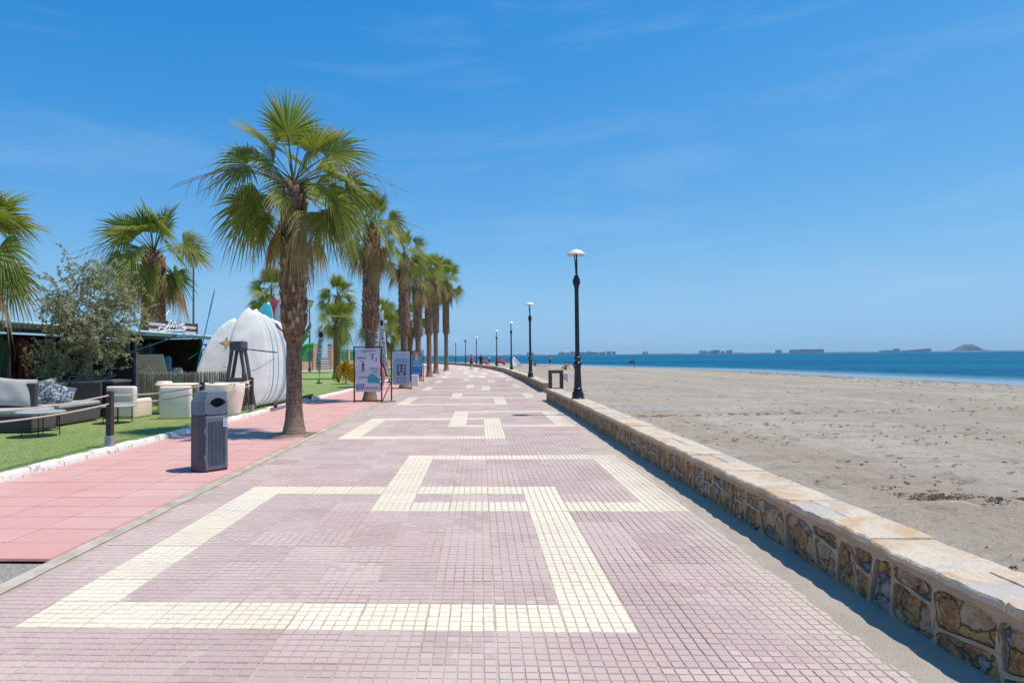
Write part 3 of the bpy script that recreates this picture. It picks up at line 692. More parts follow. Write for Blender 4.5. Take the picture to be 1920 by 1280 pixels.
# ------------------------------------------------------------------ seaweed and marks on the beach
rs = random.Random(12); mb = MB(); cols = []
def beach_z(x, y):
    T = (x - xw(y) - .2) / (xshore(y) - xw(y) - .2); return .04 - .39 * max(0, T) ** 1.4
def weed(x, y, s):
    for _ in range(rs.randint(4, 9)):
        a = rs.uniform(-.5, .5) if rs.random() < .7 else rs.uniform(0, PI); l = s * rs.uniform(.4, 1.3); px, py = x + rs.gauss(0, s * .7), y + rs.gauss(0, s * .3)
        z = beach_z(px, py) + .012; w_ = rs.uniform(.002, .006) + y * .00025
        d = Vector((math.cos(a), math.sin(a), 0)); nrm = Vector((-d.y, d.x, 0)); k = Vector((px, py, z))
        c_ = rs.choice([(.075, .05, .032), (.11, .075, .045), (.05, .036, .026), (.16, .115, .07)])
        p0, p1, p2 = k - d * l * .5, k + nrm * rs.uniform(-.3, .3) * l + Vector((0, 0, rs.uniform(.002, .014))), k + d * l * .5
        mb.add([p0 - nrm * w_, p0 + nrm * w_, p1 + nrm * w_, p1 - nrm * w_, p2 + nrm * w_ * .4, p2 - nrm * w_ * .4, p1 + Vector((0, 0, w_ * 1.5))], [(0, 1, 2, 3), (3, 2, 4, 5), (0, 1, 6), (6, 4, 5)]); cols.extend([c_] * 7)
# wrack lines: (from, to, spread, clumps, size)
for (xa, ya), (xb_, yb_), spd, n_, sz in (((4.5, 7.0), (6.2, 6.5), .16, 120, .11), ((3.5, 4.9), (5.5, 4.6), .15, 22, .045), ((3.4, 8.0), (6.4, 7.6), .3, 40, .05), ((3.6, 11.5), (9.5, 12.2), .5, 70, .06),
                                         ((3.6, 15.8), (8.2, 16.8), .12, 75, .09), ((4.2, 14.2), (16, 13.2), .35, 90, .07), ((4, 9.3), (13, 9.0), .6, 80, .055), ((8, 17), (26, 21), .5, 110, .09), ((10, 11), (18, 13), .5, 60, .06),
                                         ((25.5, 30), (25, 60), .8, 110, .16), ((28.2, 24), (27.2, 70), .5, 150, .18), ((14, 22), (26, 27), .8, 60, .1)):
    for i in range(n_):
        a = rs.random(); x = xa + (xb_ - xa) * a + rs.gauss(0, spd); y = ya + (yb_ - ya) * a + rs.gauss(0, spd)
        if x > xw(y) + .5: weed(x, y, sz * rs.uniform(.25, .85))
for i in range(420):
    y = 3 + 40 * rs.random() ** 1.5; x = xw(y) + .6 + rs.random() * (26 - .1 * y); weed(x, y, rs.uniform(.012, .035))
o = mb.build('seaweed', attr_mat('seaweed_fibre', .9, 0, .25, 30), colors=cols, fix=False); tag(o, 'scattered dark dry seaweed strands lying in lines on the sand', 'seaweed', kind='stuff')
# shallow puddle behind the near lamp
mb = MB(); pts = []
for i in range(40):
    a = 2 * PI * i / 40; pts.append((4.9 + 1.85 * math.cos(a) * (1 + .12 * math.sin(3 * a + 1)), 18.9 + .46 * math.sin(a) * (1 + .3 * math.sin(5 * a)) + .10 * math.cos(a), -.004))
mb.add(pts, [tuple(range(40))]); t = NT('puddle_water'); pn = t.noise(t.pos(), 7, 4, .6).outputs['Fac']
t.pbsdf(t.mix(t.rng(pn, .4, .65), c4((.30, .27, .24)), c4((.38, .34, .29))), t.rng(pn, .40, .6, .12, .6), t.bump(pn, .1, .005)); tag(mb.build('puddle', t.m), kind='structure')

# ------------------------------------------------------------------ far shore
def farp(px, D=9000.): return D * math.tan(math.atan((px - 850) / 1200.) + yaw)
M_far = mat('far_trees', (.10, .13, .10), .95, .3, .004, world=True)
D = 9000.; mb = MB(); xs_ = np.arange(-120, 2060, 3.0); hz = 9 + 14 * np.array([vnoise(np.array([x * .09]), np.array([2.0]))[0] * vnoise(np.array([x * .5]), np.array([9.0]))[0] for x in xs_])
hz = np.where((xs_ > 1160) & (xs_ < 1200), hz * .5, hz)
for x, h_ in zip(xs_, hz):
    X_ = farp(x); mb.V += [(X_, D - 60, -2), (X_, D - 20, h_), (X_, D + 400, h_ * .8), (X_, D + 700, -2)]
for i in range(len(xs_) - 1):
    for j in range(3): mb.F.append((4 * i + j, 4 * i + 4 + j, 4 * i + 5 + j, 4 * i + 1 + j)); mb.M.append(0)
tag(mb.build('far_shore', M_far), kind='structure')
def facade(name, c):
    t = NT(name); p = t.pos(); x = t.n('ShaderNodeSeparateXYZ', {0: p})
    fl = t.math('FRACT', t.math('DIVIDE', x.outputs[2], 3.2)); co = t.math('FRACT', t.math('DIVIDE', x.outputs[0], 5.0))
    wmask = t.math('MULTIPLY', t.math('GREATER_THAN', fl, .45), t.math('GREATER_THAN', co, .4))
    t.pbsdf(t.mix(t.math('MULTIPLY', wmask, .7), c4(c), c4((.10, .11, .13))), .8); return t.m
FAC = [facade('facade_pink', (.52, .33, .28)), facade('facade_tan', (.50, .42, .35)), facade('facade_white', (.58, .56, .54)), facade('facade_grey', (.24, .26, .30)), facade('facade_brick', (.45, .25, .21))]
def tower(px0, px1, hpx, mi, label, group):
    x0, x1 = farp(px0, D - 200), farp(px1, D - 200); h_ = hpx * D / 1200; wd = x1 - x0; dy = D - 200
    root = thing('apartment_block', label, 'building', ((x0 + x1) / 2, dy, 0), 0, group); mb = MB()
    mb.box((0, 0, h_ / 2), (wd, 24, h_)); mb.box((wd * .2, 4, h_ + 2), (wd * .3, 10, 5)); mb.box((-wd * .25, -13, h_ * .5), (wd * .22, 4, h_ * .96)); mb.build('wall', FAC[mi], root)
    mb = MB(); mb.box((0, 0, h_ + .6), (wd + 2, 26, 1.2)); mb.build('roof', FAC[2], root)
ORD = ['first', 'second', 'third', 'fourth', 'fifth', 'sixth', 'seventh', 'eighth', 'ninth', 'tenth', 'eleventh', 'twelfth', 'thirteenth', 'fourteenth', 'fifteenth', 'sixteenth', 'seventeenth', 'eighteenth', 'nineteenth', 'twentieth']
rt_ = random.Random(31); px = 1047; kk_ = 0
while px < 1154:
    wd = rt_.uniform(4, 8); tower(px, px + wd, rt_.uniform(4.2, 6.2), rt_.choice([0, 0, 1, 4, 4, 2] if px < 1120 else [1, 3, 1, 2]), ORD[kk_] + ' block from the left in the long row of far flats behind the near lamp', 'flats in the long row on the far shore'); kk_ += 1; px += wd + rt_.uniform(.4, 2.4)
for a, b, lr_ in ((1205, 1209, 'left'), (1211, 1214.5, 'right')): tower(a, b, 5.2, 1, lr_ + ' slim tower of the pair standing apart right of the near lamp', 'pair of towers on the far shore')
for a, b, lr_ in ((987.5, 991.5, 'left'), (996, 1000, 'right')): tower(a, b, 5.0, 1, lr_ + ' slim far tower of the two beside the second lamp post', 'two towers by the second lamp')
for k_, (a, b, h_, mi) in enumerate(((1311.5, 1316, 6, 1), (1317.5, 1324.5, 5.6, 1), (1327.5, 1333.5, 5, 1), (1334.5, 1340, 6.6, 3), (1341, 1348.5, 6.7, 3), (1352, 1357, 5, 1), (1361, 1366, 5.6, 1), (1366.6, 1372, 6.4, 0))):
    tower(a, b, h_, mi, ORD[k_] + (' block from the left, dark grey, in the short far cluster of flats' if mi == 3 else ' block from the left, tan, in the short far cluster of flats'), 'short cluster of flats')
tower(1454, 1465, 6, 0, 'single broad pinkish block left of the long terrace on the far shore', None)
for a, b, h_, lab in ((1480, 1497, 6.2, 'left red block of the long brick coloured terrace on the far shore'), (1498.5, 1516, 6.8, 'middle red block of the long brick coloured terrace on the far shore'), (1517, 1544, 6.6, 'widest right hand red block of the terrace on the far shore')): tower(a, b, h_, 4, lab, None)
tower(1649, 1673, 3.6, 0, 'low long pink block left of the grey tower on the far shore', None); tower(1674.5, 1686, 6.2, 3, 'squat grey tower on the far shore left of the red terrace', None)
for i in range(5): tower(1690 + i * 11, 1700.5 + i * 11, 3 + i * .75, 4, ORD[i] + ' step from the left of the red terrace beside the far hill', 'stepped red terrace')
# island hill
hp = [(1740, 0), (1760, 1.5), (1772, 2.2), (1780, 2.0), (1790, 4.5), (1800, 9), (1808, 11.5), (1815, 12), (1824, 11.6), (1832, 8.5), (1840, 4), (1850, 1.2), (1864, 0)]
nx, ny = 90, 30; gx = np.linspace(1735, 1870, nx); gyy = np.linspace(-1, 1, ny); GXm, GYm = np.meshgrid(gx, gyy, indexing='ij')
hgt = np.interp(GXm, [a for a, b in hp], [b for a, b in hp]) * np.sqrt(np.clip(1 - GYm ** 2, 0, 1)) * D / 1200 * 1.22 * (1 + .12 * (fbm(GXm * .15, GYm * 3) - .47))
grid_obj('hill', np.vectorize(farp)(GXm, D + 500), D + 500 + GYm * 70, hgt - 2, mat('hill_scrub', (.075, .07, .085), .95, .3, .01, world=True, c2=(.12, .105, .11)), 'structure')
hw = thing('villa', 'tiny white house low on the right flank of the far hill', 'house', (farp(1834, D), D - 150, 0)); mb = MB(); mb.box((0, 0, 12), (60, 20, 12)); mb.box((10, 0, 20), (24, 16, 5)); mb.build('wall', FAC[2], hw)

# ------------------------------------------------------------------ palms
def frond_mesh(name, elev, seed, dry=0.0, Lp=.85, Rb=.92, nseg=38, spread=112, cup=.25, droop=.28, bend=18, bbend=16, young=0.0, rolls=0.0):
    rd = random.Random(seed); mb = MB(); C = []
    e = R(elev); p = Vector((0, 0, 0)); pts = [p.copy()]; k = 6
    for i in range(k):
        p = p + Vector((math.cos(e), 0, math.sin(e))) * Lp / k; pts.append(p.copy()); e -= R(bend) / k
    pc = Vector((.16, .19, .05)).lerp(Vector((.26, .16, .08)), dry)
    n0 = len(mb.V); mb.tube(pts, [.034, .022, .018, .016, .014, .013, .012], 5, 0, flat=.6); C += [tuple(pc)] * (len(mb.V) - n0)
    e -= R(bbend); f = Vector((math.cos(e), 0, math.sin(e))); s = Vector((0, 1, 0)); nn = Vector((-math.sin(e), 0, math.cos(e))); hub = pts[-1]
    roll_ = rolls + rd.uniform(-.2, .2); s, nn = s * math.cos(roll_) + nn * math.sin(roll_), nn * math.cos(roll_) - s * math.sin(roll_)
    A = R(spread); da = 2 * A / (nseg - 1); us = [.03, .24, .45, .62, .8, 1.0]
    g1 = Vector((.12, .165, .028)); g2 = Vector((.27, .30, .06)); st = Vector((.46, .38, .17)); br = Vector((.37, .235, .115))
    for i in range(nseg):
        a = -A + da * i + rd.uniform(-.2, .2) * da
        sa, ca = math.sin(a), math.cos(a)
        d = (f * ca + s * sa + nn * cup * sa * sa * (1 if dry < .5 else -1.2)).normalized(); wv = (s * ca - f * sa).normalized()
        if dry > .5: d = (d + Vector((0, 0, -1)) * .5 * dry + f * .6).normalized()
        ln = Rb * (1 - .36 * (abs(a) / A) ** 1.6) * rd.uniform(.9, 1.06)
        if dry > .5: ln *= rd.uniform(.75, 1)
        dr = droop * rd.uniform(.5, 1.6) * (1 + .6 * dry); cb = g1.lerp(g2, rd.random()); cb = cb.lerp(br, min(1, dry * rd.uniform(.8, 1.1))) if dry else cb
        yel = rd.random() < (.22 if elev > 0 else .5) * (1 - young); h45 = ln * .45 * math.tan(da / 2) * 1.08
        tw = rd.uniform(-.5, .5); o = len(mb.V); rows = []
        for u in us:
            c0 = hub + d * ln * u + Vector((0, 0, -1)) * dr * ln * max(0, u - .25) ** 2.2 * 1.6 + wv * tw * .12 * ln * max(0, u - .5) ** 2
            hw_ = ln * u * math.tan(da / 2) * 1.08 if u <= .45 else h45 * (1 - ((u - .45) / .55) ** 1.25)
            cc_ = cb.lerp(st, (.75 if yel else .28) * max(0, (u - .35) / .65) ** (1.0 if yel else 1.6)); cc_ = cc_ * rd.uniform(.92, 1.08)
            if u >= 1: mb.V.append(tuple(c0)); C.append(tuple(cc_)); rows.append((len(mb.V) - 1,))
            else:
                up_ = nn * hw_ * .55
                mb.V += [tuple(c0 - wv * hw_), tuple(c0 + up_), tuple(c0 + wv * hw_)]; C += [tuple(cc_)] * 3; b = len(mb.V); rows.append((b - 3, b - 2, b - 1))
        for q in range(len(us) - 1):
            r1, r2 = rows[q], rows[q + 1]
            if len(r2) == 3: mb.F += [(r1[0], r1[1], r2[1], r2[0]), (r1[1], r1[2], r2[2], r2[1])]; mb.M += [0, 0]
            else: mb.F += [(r1[0], r1[1], r2[0]), (r1[1], r1[2], r2[0])]; mb.M += [0, 0]
        if rd.random() < .3 and not young:        # loose fibre
            q = hub + d * ln * .5; mb.V += [tuple(q), tuple(q + wv * .006), tuple(q + d * .1 + Vector((rd.uniform(-.05, .05), rd.uniform(-.05, .05), -rd.uniform(.12, .3))))]
            C += [tuple(st)] * 3; b = len(mb.V); mb.F.append((b - 3, b - 2, b - 1)); mb.M.append(0)
    o = mb.build(name, M_frond, colors=C, fix=False); me = o.data; bpy.data.objects.remove(o); return me
M_frond = attr_mat('palm_leaf', .55, .36, .16, 9, .25)
EL = [82, 64, 46, 28, 8, -12, -32, -52]
FR = {}
for i, e in enumerate(EL):
    for v in range(3): FR[e, v] = frond_mesh('frond', e + (v - 1) * 4, 100 + i * 7 + v, 0, cup=.30 if e > 20 else .1, droop=[.12, .2, .26, .3, .34, .36, .32, .28][i] * (1 + .2 * v), bend=[6, 12, 18, 24, 28, 26, 20, 12][i], bbend=[4, 10, 16, 20, 26, 24, 16, 10][i], Lp=.78 + .07 * v, rolls=(.1, .95, -.95)[v] * (1 if e < 70 else .3))
for i, e in enumerate((-42, -62, -80)):
    for v in range(2): FR['d', i, v] = frond_mesh('frond', e, 300 + i * 5 + v, .95, Lp=.62, Rb=.88, spread=70, droop=.3, bend=14, bbend=8, cup=.3, nseg=26)
    FR['h', i] = frond_mesh('frond', [-40, -55, -66][i], 340 + i, .45, Lp=.75, Rb=.85, spread=85, droop=.45, bend=18, bbend=18, cup=.1)
M_trunk = attr_mat('palm_trunk_bark', .95, 0, .3, 14, .1, 0)
t = NT('palm_bark'); o_ = t.obj(); z_ = t.n('ShaderNodeSeparateXYZ', {0: o_}).outputs[2]
mpv = t.n('ShaderNodeMapping', {'Vector': o_, 'Scale': (9, 9, 2.2)}).outputs[0]; mph = t.n('ShaderNodeMapping', {'Vector': o_, 'Scale': (2, 2, 34)}).outputs[0]
f = t.noise(mpv, 3, 5, .7).outputs['Fac']; g = t.noise(mph, 1.2, 4, .6, .5).outputs['Fac']
c = t.mix(t.rng(f, .35, .65), c4((.15, .09, .06)), c4((.37, .245, .165)))
c = t.mix(t.rng(g, .52, .66, 0, .6), c, c4((.085, .06, .045)))
c = t.mix(t.rng(z_, .75, .1, 0, .55), c, c4((.36, .285, .20)))
t.pbsdf(c, .95, t.bump(t.math('ADD', f, g), 1.0, .03), Specular_IOR_Level=.15); M_bark = t.m
M_stalk = mat('flower_stalk', (.22, .175, .14), .8, .2, 8)
def palm(label, x, y, zg, hub, s, r, seed, spec=None, n=(7, 9, 8), dead=7, hang=3, lean=(0, 0), boots=.40, stalks=0, skirt=True, group='fan palms in the row beside the red path'):
    rd = random.Random(seed); root = thing('palm_tree', label, 'palm tree', (x, y, zg), 0, group); hz_ = hub - zg
    ax = lambda z: Vector((lean[0] * (z / hz_) ** 1.4, lean[1] * (z / hz_) ** 1.4, z))
    zb = hz_ * boots if skirt else hz_ * .75
    def rad(z):
        q = r * (1.0 + .72 * math.exp(-z / .24)) * .64
        if z > zb: q = r * (.80 + .22 * min(1, (z - zb) / .35))
        if z > hz_ - .35: q *= 1 - .45 * (z - hz_ + .35) / .35
        return q
    zs = list(np.linspace(-.05, hz_, 44)); mb = MB(); nn = 18
    for z in zs:
        c_ = ax(max(z, 0))
        for j in range(nn):
            an_ = 2 * PI * j / nn; q = rad(max(z, 0)) * (1 + rd.uniform(-.035, .035) + .03 * math.sin(3 * an_ + z)); mb.V.append((c_.x + q * math.cos(an_), c_.y + q * math.sin(an_), z))
    for i in range(len(zs) - 1):
        for j in range(nn): mb.F.append((i * nn + j, i * nn + (j + 1) % nn, (i + 1) * nn + (j + 1) % nn, (i + 1) * nn + j)); mb.M.append(0)
    mb.F.append(tuple((len(zs) - 1) * nn + j for j in range(nn))); mb.M.append(0)
    tr = mb.build('trunk', M_bark, root, smooth=True)
    # old leaf bases
    mb = MB(); C = []; z = zb - .1; a = 0.0; step = .0125 / max(.6, s * .9) * (1.0 if y < 25 else 1.6)
    while z < hz_ - .02:
        a += 2.39996; z += step; q = rad(z) * .95; c_ = ax(z); ca, sa = math.cos(a), math.sin(a); l = rd.uniform(.09, .17) * (.7 + r); w_ = rd.uniform(.04, .065) * (.7 + r); o = rd.uniform(.025, .065) * (.8 + r * .8)
        if z < zb + .25 and skirt and rd.random() < .3: l *= 1.9; o *= 3.0; w_ *= .6
        e_ = Vector((ca, sa, 0)); t_ = Vector((-sa, ca, 0)); b = c_ + e_ * q; upv = Vector((0, 0, 1)); sk = rd.uniform(-.5, .5)
        top = b + e_ * o + upv * l + t_ * sk * w_
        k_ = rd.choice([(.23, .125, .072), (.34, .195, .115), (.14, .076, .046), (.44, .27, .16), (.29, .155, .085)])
        o0 = len(mb.V); mb.add([b - t_ * w_ - upv * .03, b + t_ * w_ - upv * .03, b + e_ * o * .8 + t_ * w_ * .7 + upv * l * .55, b + e_ * o * .8 - t_ * w_ * .7 + upv * l * .55, top - t_ * w_ * .3, top + t_ * w_ * .3, top - e_ * .03 - t_ * w_ * .2, top - e_ * .03 + t_ * w_ * .2],
                               [(0, 1, 2, 3), (3, 2, 5, 4), (4, 5, 7, 6), (1, 7, 5, 2), (0, 3, 4, 6)])
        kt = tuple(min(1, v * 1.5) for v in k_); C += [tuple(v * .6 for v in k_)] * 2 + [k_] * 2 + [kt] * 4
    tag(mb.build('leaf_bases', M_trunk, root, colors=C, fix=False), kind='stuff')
    # crown
    hubv = ax(hz_)
    def put(me, az, nm='frond', sc_=1.0, dz=0.0, dr=0.0):
        o = inst(nm, me, root, (hubv.x + math.cos(R(az)) * dr, hubv.y + math.sin(R(az)) * dr, hz_ + dz), (rd.uniform(-.10, .10), 0, R(az)), (s * sc_,) * 3); return o
    if spec is None:
        spec = []; a0 = rd.uniform(0, 360)
        for grp, bins, cnt in ((0, (82, 64), n[0]), (1, (46, 28), n[1]), (2, (8, -12, -32), n[2])):
            for i in range(cnt): a0 += 137.5; spec.append((rd.choice(bins), a0 + rd.uniform(-20, 20), rd.uniform(.85, 1.08)))
    for e, az, q in spec: put(FR[min(EL, key=lambda v: abs(v - e)), rd.randrange(3)], az, sc_=q, dz=rd.uniform(-.12, .05) - (.12 if e < 0 else 0))
    for i in range(hang): put(FR['h', rd.randrange(3)], rd.choice([rd.uniform(-60, 60), rd.uniform(120, 230)]), sc_=rd.uniform(.85, 1), dz=-.15)
    for i in range(dead): put(FR['d', rd.randrange(3), rd.randrange(2)], rd.uniform(0, 360), 'dead_frond', rd.uniform(.8, 1.25), -.15 - rd.random() * .5, r * .6)
    for i in range(stalks):
        az = [186, 200, 178, 10, 350, 20, 215, 330][i % 8] + rd.uniform(-8, 8); L_ = rd.uniform(1.5, 2.3) * s; d = Vector((math.cos(R(az)), math.sin(R(az)), 0)); mb = MB()
        pts = [d * L_ * q + Vector((0, 0, (.30 * math.sin(min(1, q * 1.5) * PI * .62) - .62 * max(0, q - .45) ** 1.5 * 1.6) * s)) for q in np.linspace(0, 1, 12)]
        mb.tube(pts, list(np.linspace(.016, .004, 12) * s), 5)
        for q in (5, 6, 7, 8, 9):
            sd = Vector((-d.y, d.x, 0)) * rd.uniform(-.25, .25); mb.tube([pts[q], pts[q] + d * .10 * s + sd * .5 - Vector((0, 0, .12 * s)), pts[q] + d * .16 * s + sd - Vector((0, 0, rd.uniform(.3, .5) * s))], [.006 * s, .005 * s, .002], 4)
        o = mb.build('flower_stalk', M_stalk, root); o.location = (hubv.x, hubv.y, hz_ - .05)
    return root
P1 = [(82, 262, 1.12), (82, 95, 1.0), (64, 178, 1.1), (64, 350, .98), (46, 170, 1.08), (46, 8, 1.08), (64, 60, 1.0), (64, 118, 1.0), (46, 140, .95), (46, 40, .95), (28, 188, 1.0), (28, 352, .95), (28, 70, .95), (28, 110, .95),
      (8, 195, .95), (8, 345, .95), (8, 12, 1.05), (8, 165, .95), (-12, 200, 1.02), (-12, 340, 1.05), (-12, 172, 1.0), (-12, 8, 1.02), (-32, 190, .95), (-32, 352, .95), (-12, 264, .62)]
palm('tall fan palm nearest the camera, right of the litter bin on the red paving', -3.75, 12.75, 0, 5.08, 1.06, .240, 1, P1, dead=7, hang=2, stalks=8, boots=.385)
palm('fan palm behind the first white poster board, second in the row beside the red path', -3.88, 22.35, 0, 6.15, .92, .28, 2, n=(8, 9, 6), dead=22, hang=3, stalks=4, boots=.40, lean=(.12, 0))
palm('fan palm behind the pale blue poster board, third in the row', -3.72, 31.2, 0, 6.55, .88, .27, 5, n=(7, 7, 4), dead=10, hang=3, stalks=2, lean=(.05, 0))
palm('fan palm behind the bright blue poster, fourth in the row', -4.08, 42, 0, 6.9, .98, .28, 8, n=(8, 6, 3), dead=28, hang=2)
palm('fan palm fifth in the row beside the red path', -3.85, 48.2, 0, 7.9, 1.08, .29, 12, n=(8, 6, 3), dead=28, hang=2)
palm('fan palm sixth in the row, close to the next trunk', -3.95, 57, 0, 9.0, 1.2, .31, 15, n=(8, 7, 3), dead=30, hang=2)
palm('last fan palm of the row, its crown reaching out over the promenade', -3.55, 67, 0, 9.6, 1.4, .33, 18, n=(8, 7, 4), dead=30, hang=3)
gl = 'palms on the lawn'
palm('short green fan palm on the lawn left of the first poster board', -9.7, 42.8, TZ, 3.75, 1.1, .30, 20, n=(5, 6, 8), dead=0, hang=1, boots=.75, skirt=False, group=gl)
palm('tall fan palm far back on the lawn behind the short green one', -13.4, 60, TZ, 7.2, 1.45, .32, 23, dead=6, hang=5, group=gl)
palm('fan palm half hidden behind the stacked surfboards', -13.2, 40, TZ, 5.5, 1.2, .28, 26, dead=4, hang=4, group=gl)
palm('thick trunked fan palm rising behind the beach hut sign', -15.2, 29.2, TZ, 6.5, 1.72, .50, 29, n=(8, 10, 10), dead=10, hang=5, stalks=3, boots=.3, group=gl)
palm('fan palm at the left edge of view, only its crown showing', -10.75, 13.0, TZ, 3.95, 1.05, .27, 33, n=(6, 9, 10), dead=3, hang=4, group=gl)
palm('fan palm on the lawn seen between the first two poster boards', -9.0, 58, TZ, 5.1, 1.35, .3, 37, n=(6, 8, 8), dead=6, hang=5, group=gl)
palm('low bushy fan palm on the lawn behind the feather flags', -7.6, 50, TZ, 3.7, 1.3, .3, 41, n=(6, 9, 9), dead=5, hang=6, group=gl)
palm('fan palm on the lawn behind the third poster board', -7.3, 66, TZ, 5.2, 1.4, .3, 44, n=(6, 8, 8), dead=5, hang=6, group=gl)
# soil pits round the row palms
M_soil = mat('pit_soil', (.25, .185, .13), .95, .3, 14, .8, 60, world=True, bdist=.02)
for x, y in ((-3.75, 12.75), (-3.88, 22.35), (-3.72, 31.2), (-4.08, 42), (-3.85, 48.2), (-3.95, 57)):
    mb = MB(); rd = random.Random(int(y * 10)); pts = [(x + a + rd.uniform(-.02, .02), y + b + rd.uniform(-.02, .02), .018) for a, b in ((-.42, -.40), (0, -.42), (.36, -.40), (.37, 0), (.36, .42), (0, .43), (-.42, .42), (-.42, 0))]
    mb.add(pts + [(x, y, .05)], [(i, (i + 1) % 8, 8) for i in range(8)]); tag(mb.build('tree_pit', M_soil), kind='structure')

# ------------------------------------------------------------------ olive tree in its planter
M_olbark = mat('olive_bark', (.20, .165, .13), .95, .35, 14, .9, 40, c2=(.34, .29, .235), bdist=.02)
M_anth = mat('anthracite_panel', (.018, .022, .028), .5, .3, 5)
M_anth2 = mat('anthracite_frame', (.085, .10, .115), .45, .2, 6)
ox, oy = -10.1, 16.1
pl = thing('planter', 'dark box planter holding the olive tree behind the wicker sofa', 'planter', (ox - .05, oy, TZ))
mb = MB(); mb.rbox((0, 0, .43), (1.9, .75, .86), .02, 1); mb.build('box', M_anth, pl)
mb = MB(); mb.rbox((0, -.002, .89), (1.96, .8, .06), .01, 1); mb.build('rim', M_anth2, pl)
mb = MB(); mb.box((0, 0, .925), (1.8, .66, .02)); mb.build('soil', M_soil, pl)
tr = thing('olive_tree', 'bushy grey green olive tree growing from the dark planter at the left', 'tree', (ox, oy, TZ + .9))
rd = random.Random(77); limbs = []; mb = MB()
trunk = [Vector((.05, 0, -.15)), Vector((.02, 0, .25)), Vector((-.02, .02, .6)), Vector((-.05, 0, .95)), Vector((-.02, .05, 1.3))]
mb.tube(trunk, [.105, .085, .075, .07, .06], 10); tips = []
for i in range(13):
    a = i * 2.4 + rd.uniform(-.4, .4); b = trunk[rd.choice([2, 3, 3, 4, 4])]; ln = rd.uniform(.9, 1.35); el = rd.uniform(-.05, 1.15)
    p0 = b; d = Vector((math.cos(a) * math.cos(el), math.sin(a) * math.cos(el), math.sin(el))); pts = [p0]
    for q in range(5): d = (d + Vector((rd.uniform(-.25, .25), rd.uniform(-.25, .25), rd.uniform(-.05, .25)))).normalized(); pts.append(pts[-1] + d * ln / 5)
    mb.tube(pts, list(np.linspace(.042, .012, 6)), 6); limbs.append(pts)
mb.build('trunk', M_olbark, tr, smooth=True)
tw = MB(); lf = MB(); LC = []
def leaf(p, d, l, w_):
    sd = d.cross(Vector((rd.uniform(-1, 1), rd.uniform(-1, 1), rd.uniform(-1, 1)))).normalized() * w_
    lf.add([p, p + d * l * .5 + sd, p + d * l, p + d * l * .5 - sd], [(0, 1, 2, 3)])
    k_ = rd.random(); c_ = (.25, .255, .11) if k_ < .4 else ((.33, .32, .15) if k_ < .72 else ((.44, .43, .30) if k_ < .9 else (.45, .39, .18))); LC.extend([c_] * 4)
cen = Vector((.1, 0, 1.75))
def shoots(base, m_, ln, nl):
    for _ in range(m_):
        d = Vector((rd.gauss(0, 1), rd.gauss(0, 1), rd.gauss(.25, .9))).normalized(); q0 = base + Vector((rd.gauss(0, .08), rd.gauss(0, .08), rd.gauss(0, .08))); pts = [q0]
        for i in range(4): d = (d + Vector((rd.uniform(-.3, .3), rd.uniform(-.3, .3), rd.uniform(-.35, .2)))).normalized(); pts.append(pts[-1] + d * ln / 4)
        tw.tube(pts, [.006, .005, .004, .003, .002], 3, caps=False)
        for i in range(nl):
            s_ = rd.uniform(.2, 4); j = min(3, int(s_)); p = pts[j].lerp(pts[j + 1], s_ - j); dd = (pts[j + 1] - pts[j]).normalized()
            leaf(p, (dd * .6 + Vector((rd.gauss(0, .7), rd.gauss(0, .7), rd.gauss(.1, .6)))).normalized(), rd.uniform(.05, .088), rd.uniform(.010, .017))
for pts in limbs:
    for q in (2, 3, 4, 5, 5): shoots(pts[q], 6, rd.uniform(.35, .6), 24)
for i in range(200):      # outer envelope, uneven clumps
    a, b = rd.uniform(0, 2 * PI), rd.uniform(-.75, 1.35); k_ = rd.uniform(.55, 1.0) * (1 + .15 * math.sin(3 * a + 2 * b))
    p = cen + Vector((math.cos(a) * math.cos(b) * 1.22, math.sin(a) * math.cos(b) * 1.05, math.sin(b) * 1.35)) * k_
    shoots(p, 2, .4, 32)
for i in range(60): shoots(Vector((rd.uniform(-1.45, -.3), rd.uniform(-.6, .5), rd.uniform(-.05, .9))), 2, .4, 26)
for i in range(12): shoots(Vector((rd.uniform(.2, .75), rd.uniform(-.5, .3), rd.uniform(.25, .8))), 2, .35, 24)
tw.build('twigs', M_olbark, tr); o = lf.build('crown', attr_mat('olive_leaf', .5, .35, .2, 8, .4), tr, colors=LC, fix=False); tag(o, kind='stuff')

# black notice panel behind the planter with white script
bp = thing('bar_panel', 'black framed panel with white script lettering behind the olive tree', 'panel', (-10.55, 17.3, TZ))
mb = MB(); mb.box((0, 0, 1.17), (2.06, .06, .84)); mb.build('board', M_anth, bp)
mb = MB()
for s_ in (-1, 1): mb.box((s_ * 1.06, -.012, .86), (.07, .12, 1.5))
mb.box((0, -.014, 1.62), (2.18, .11, .06)); mb.box((0, -.014, .72), (2.05, .11, .07)); mb.build('frame', M_anth2, bp)
mb = MB(); mb.box((0, .05, .34), (2.05, .5, .68)); mb.build('counter', mat('grey_blue_counter', (.07, .10, .13), .6, .25, 3), bp)
M_wscript = mat('white_script', (.72, .74, .76), .5, .03)
def script(parent, strokes, org, s, rad, m, plane='xz', name='lettering'):
    mb = MB()
    for st in strokes:
        P_ = [(org[0] + (p[0] * s if plane == 'xz' else 0), org[1] + (p[0] * s if plane == 'yz' else 0), org[2] + p[1] * s) for p in st]
        mb.tube(catmull(P_, 5), rad, 5)
    return mb.build(name, m, parent, smooth=True)
S_ = [[(1.05, 1.35), (.85, 1.55), (.5, 1.35), (.35, 1.0), (.6, .75), (.75, .45), (.5, .12), (0, .0), (-.7, .05), (-1.0, -.1), (-.8, -.3), (-.3, -.25), (0.3, 0.0)], ]
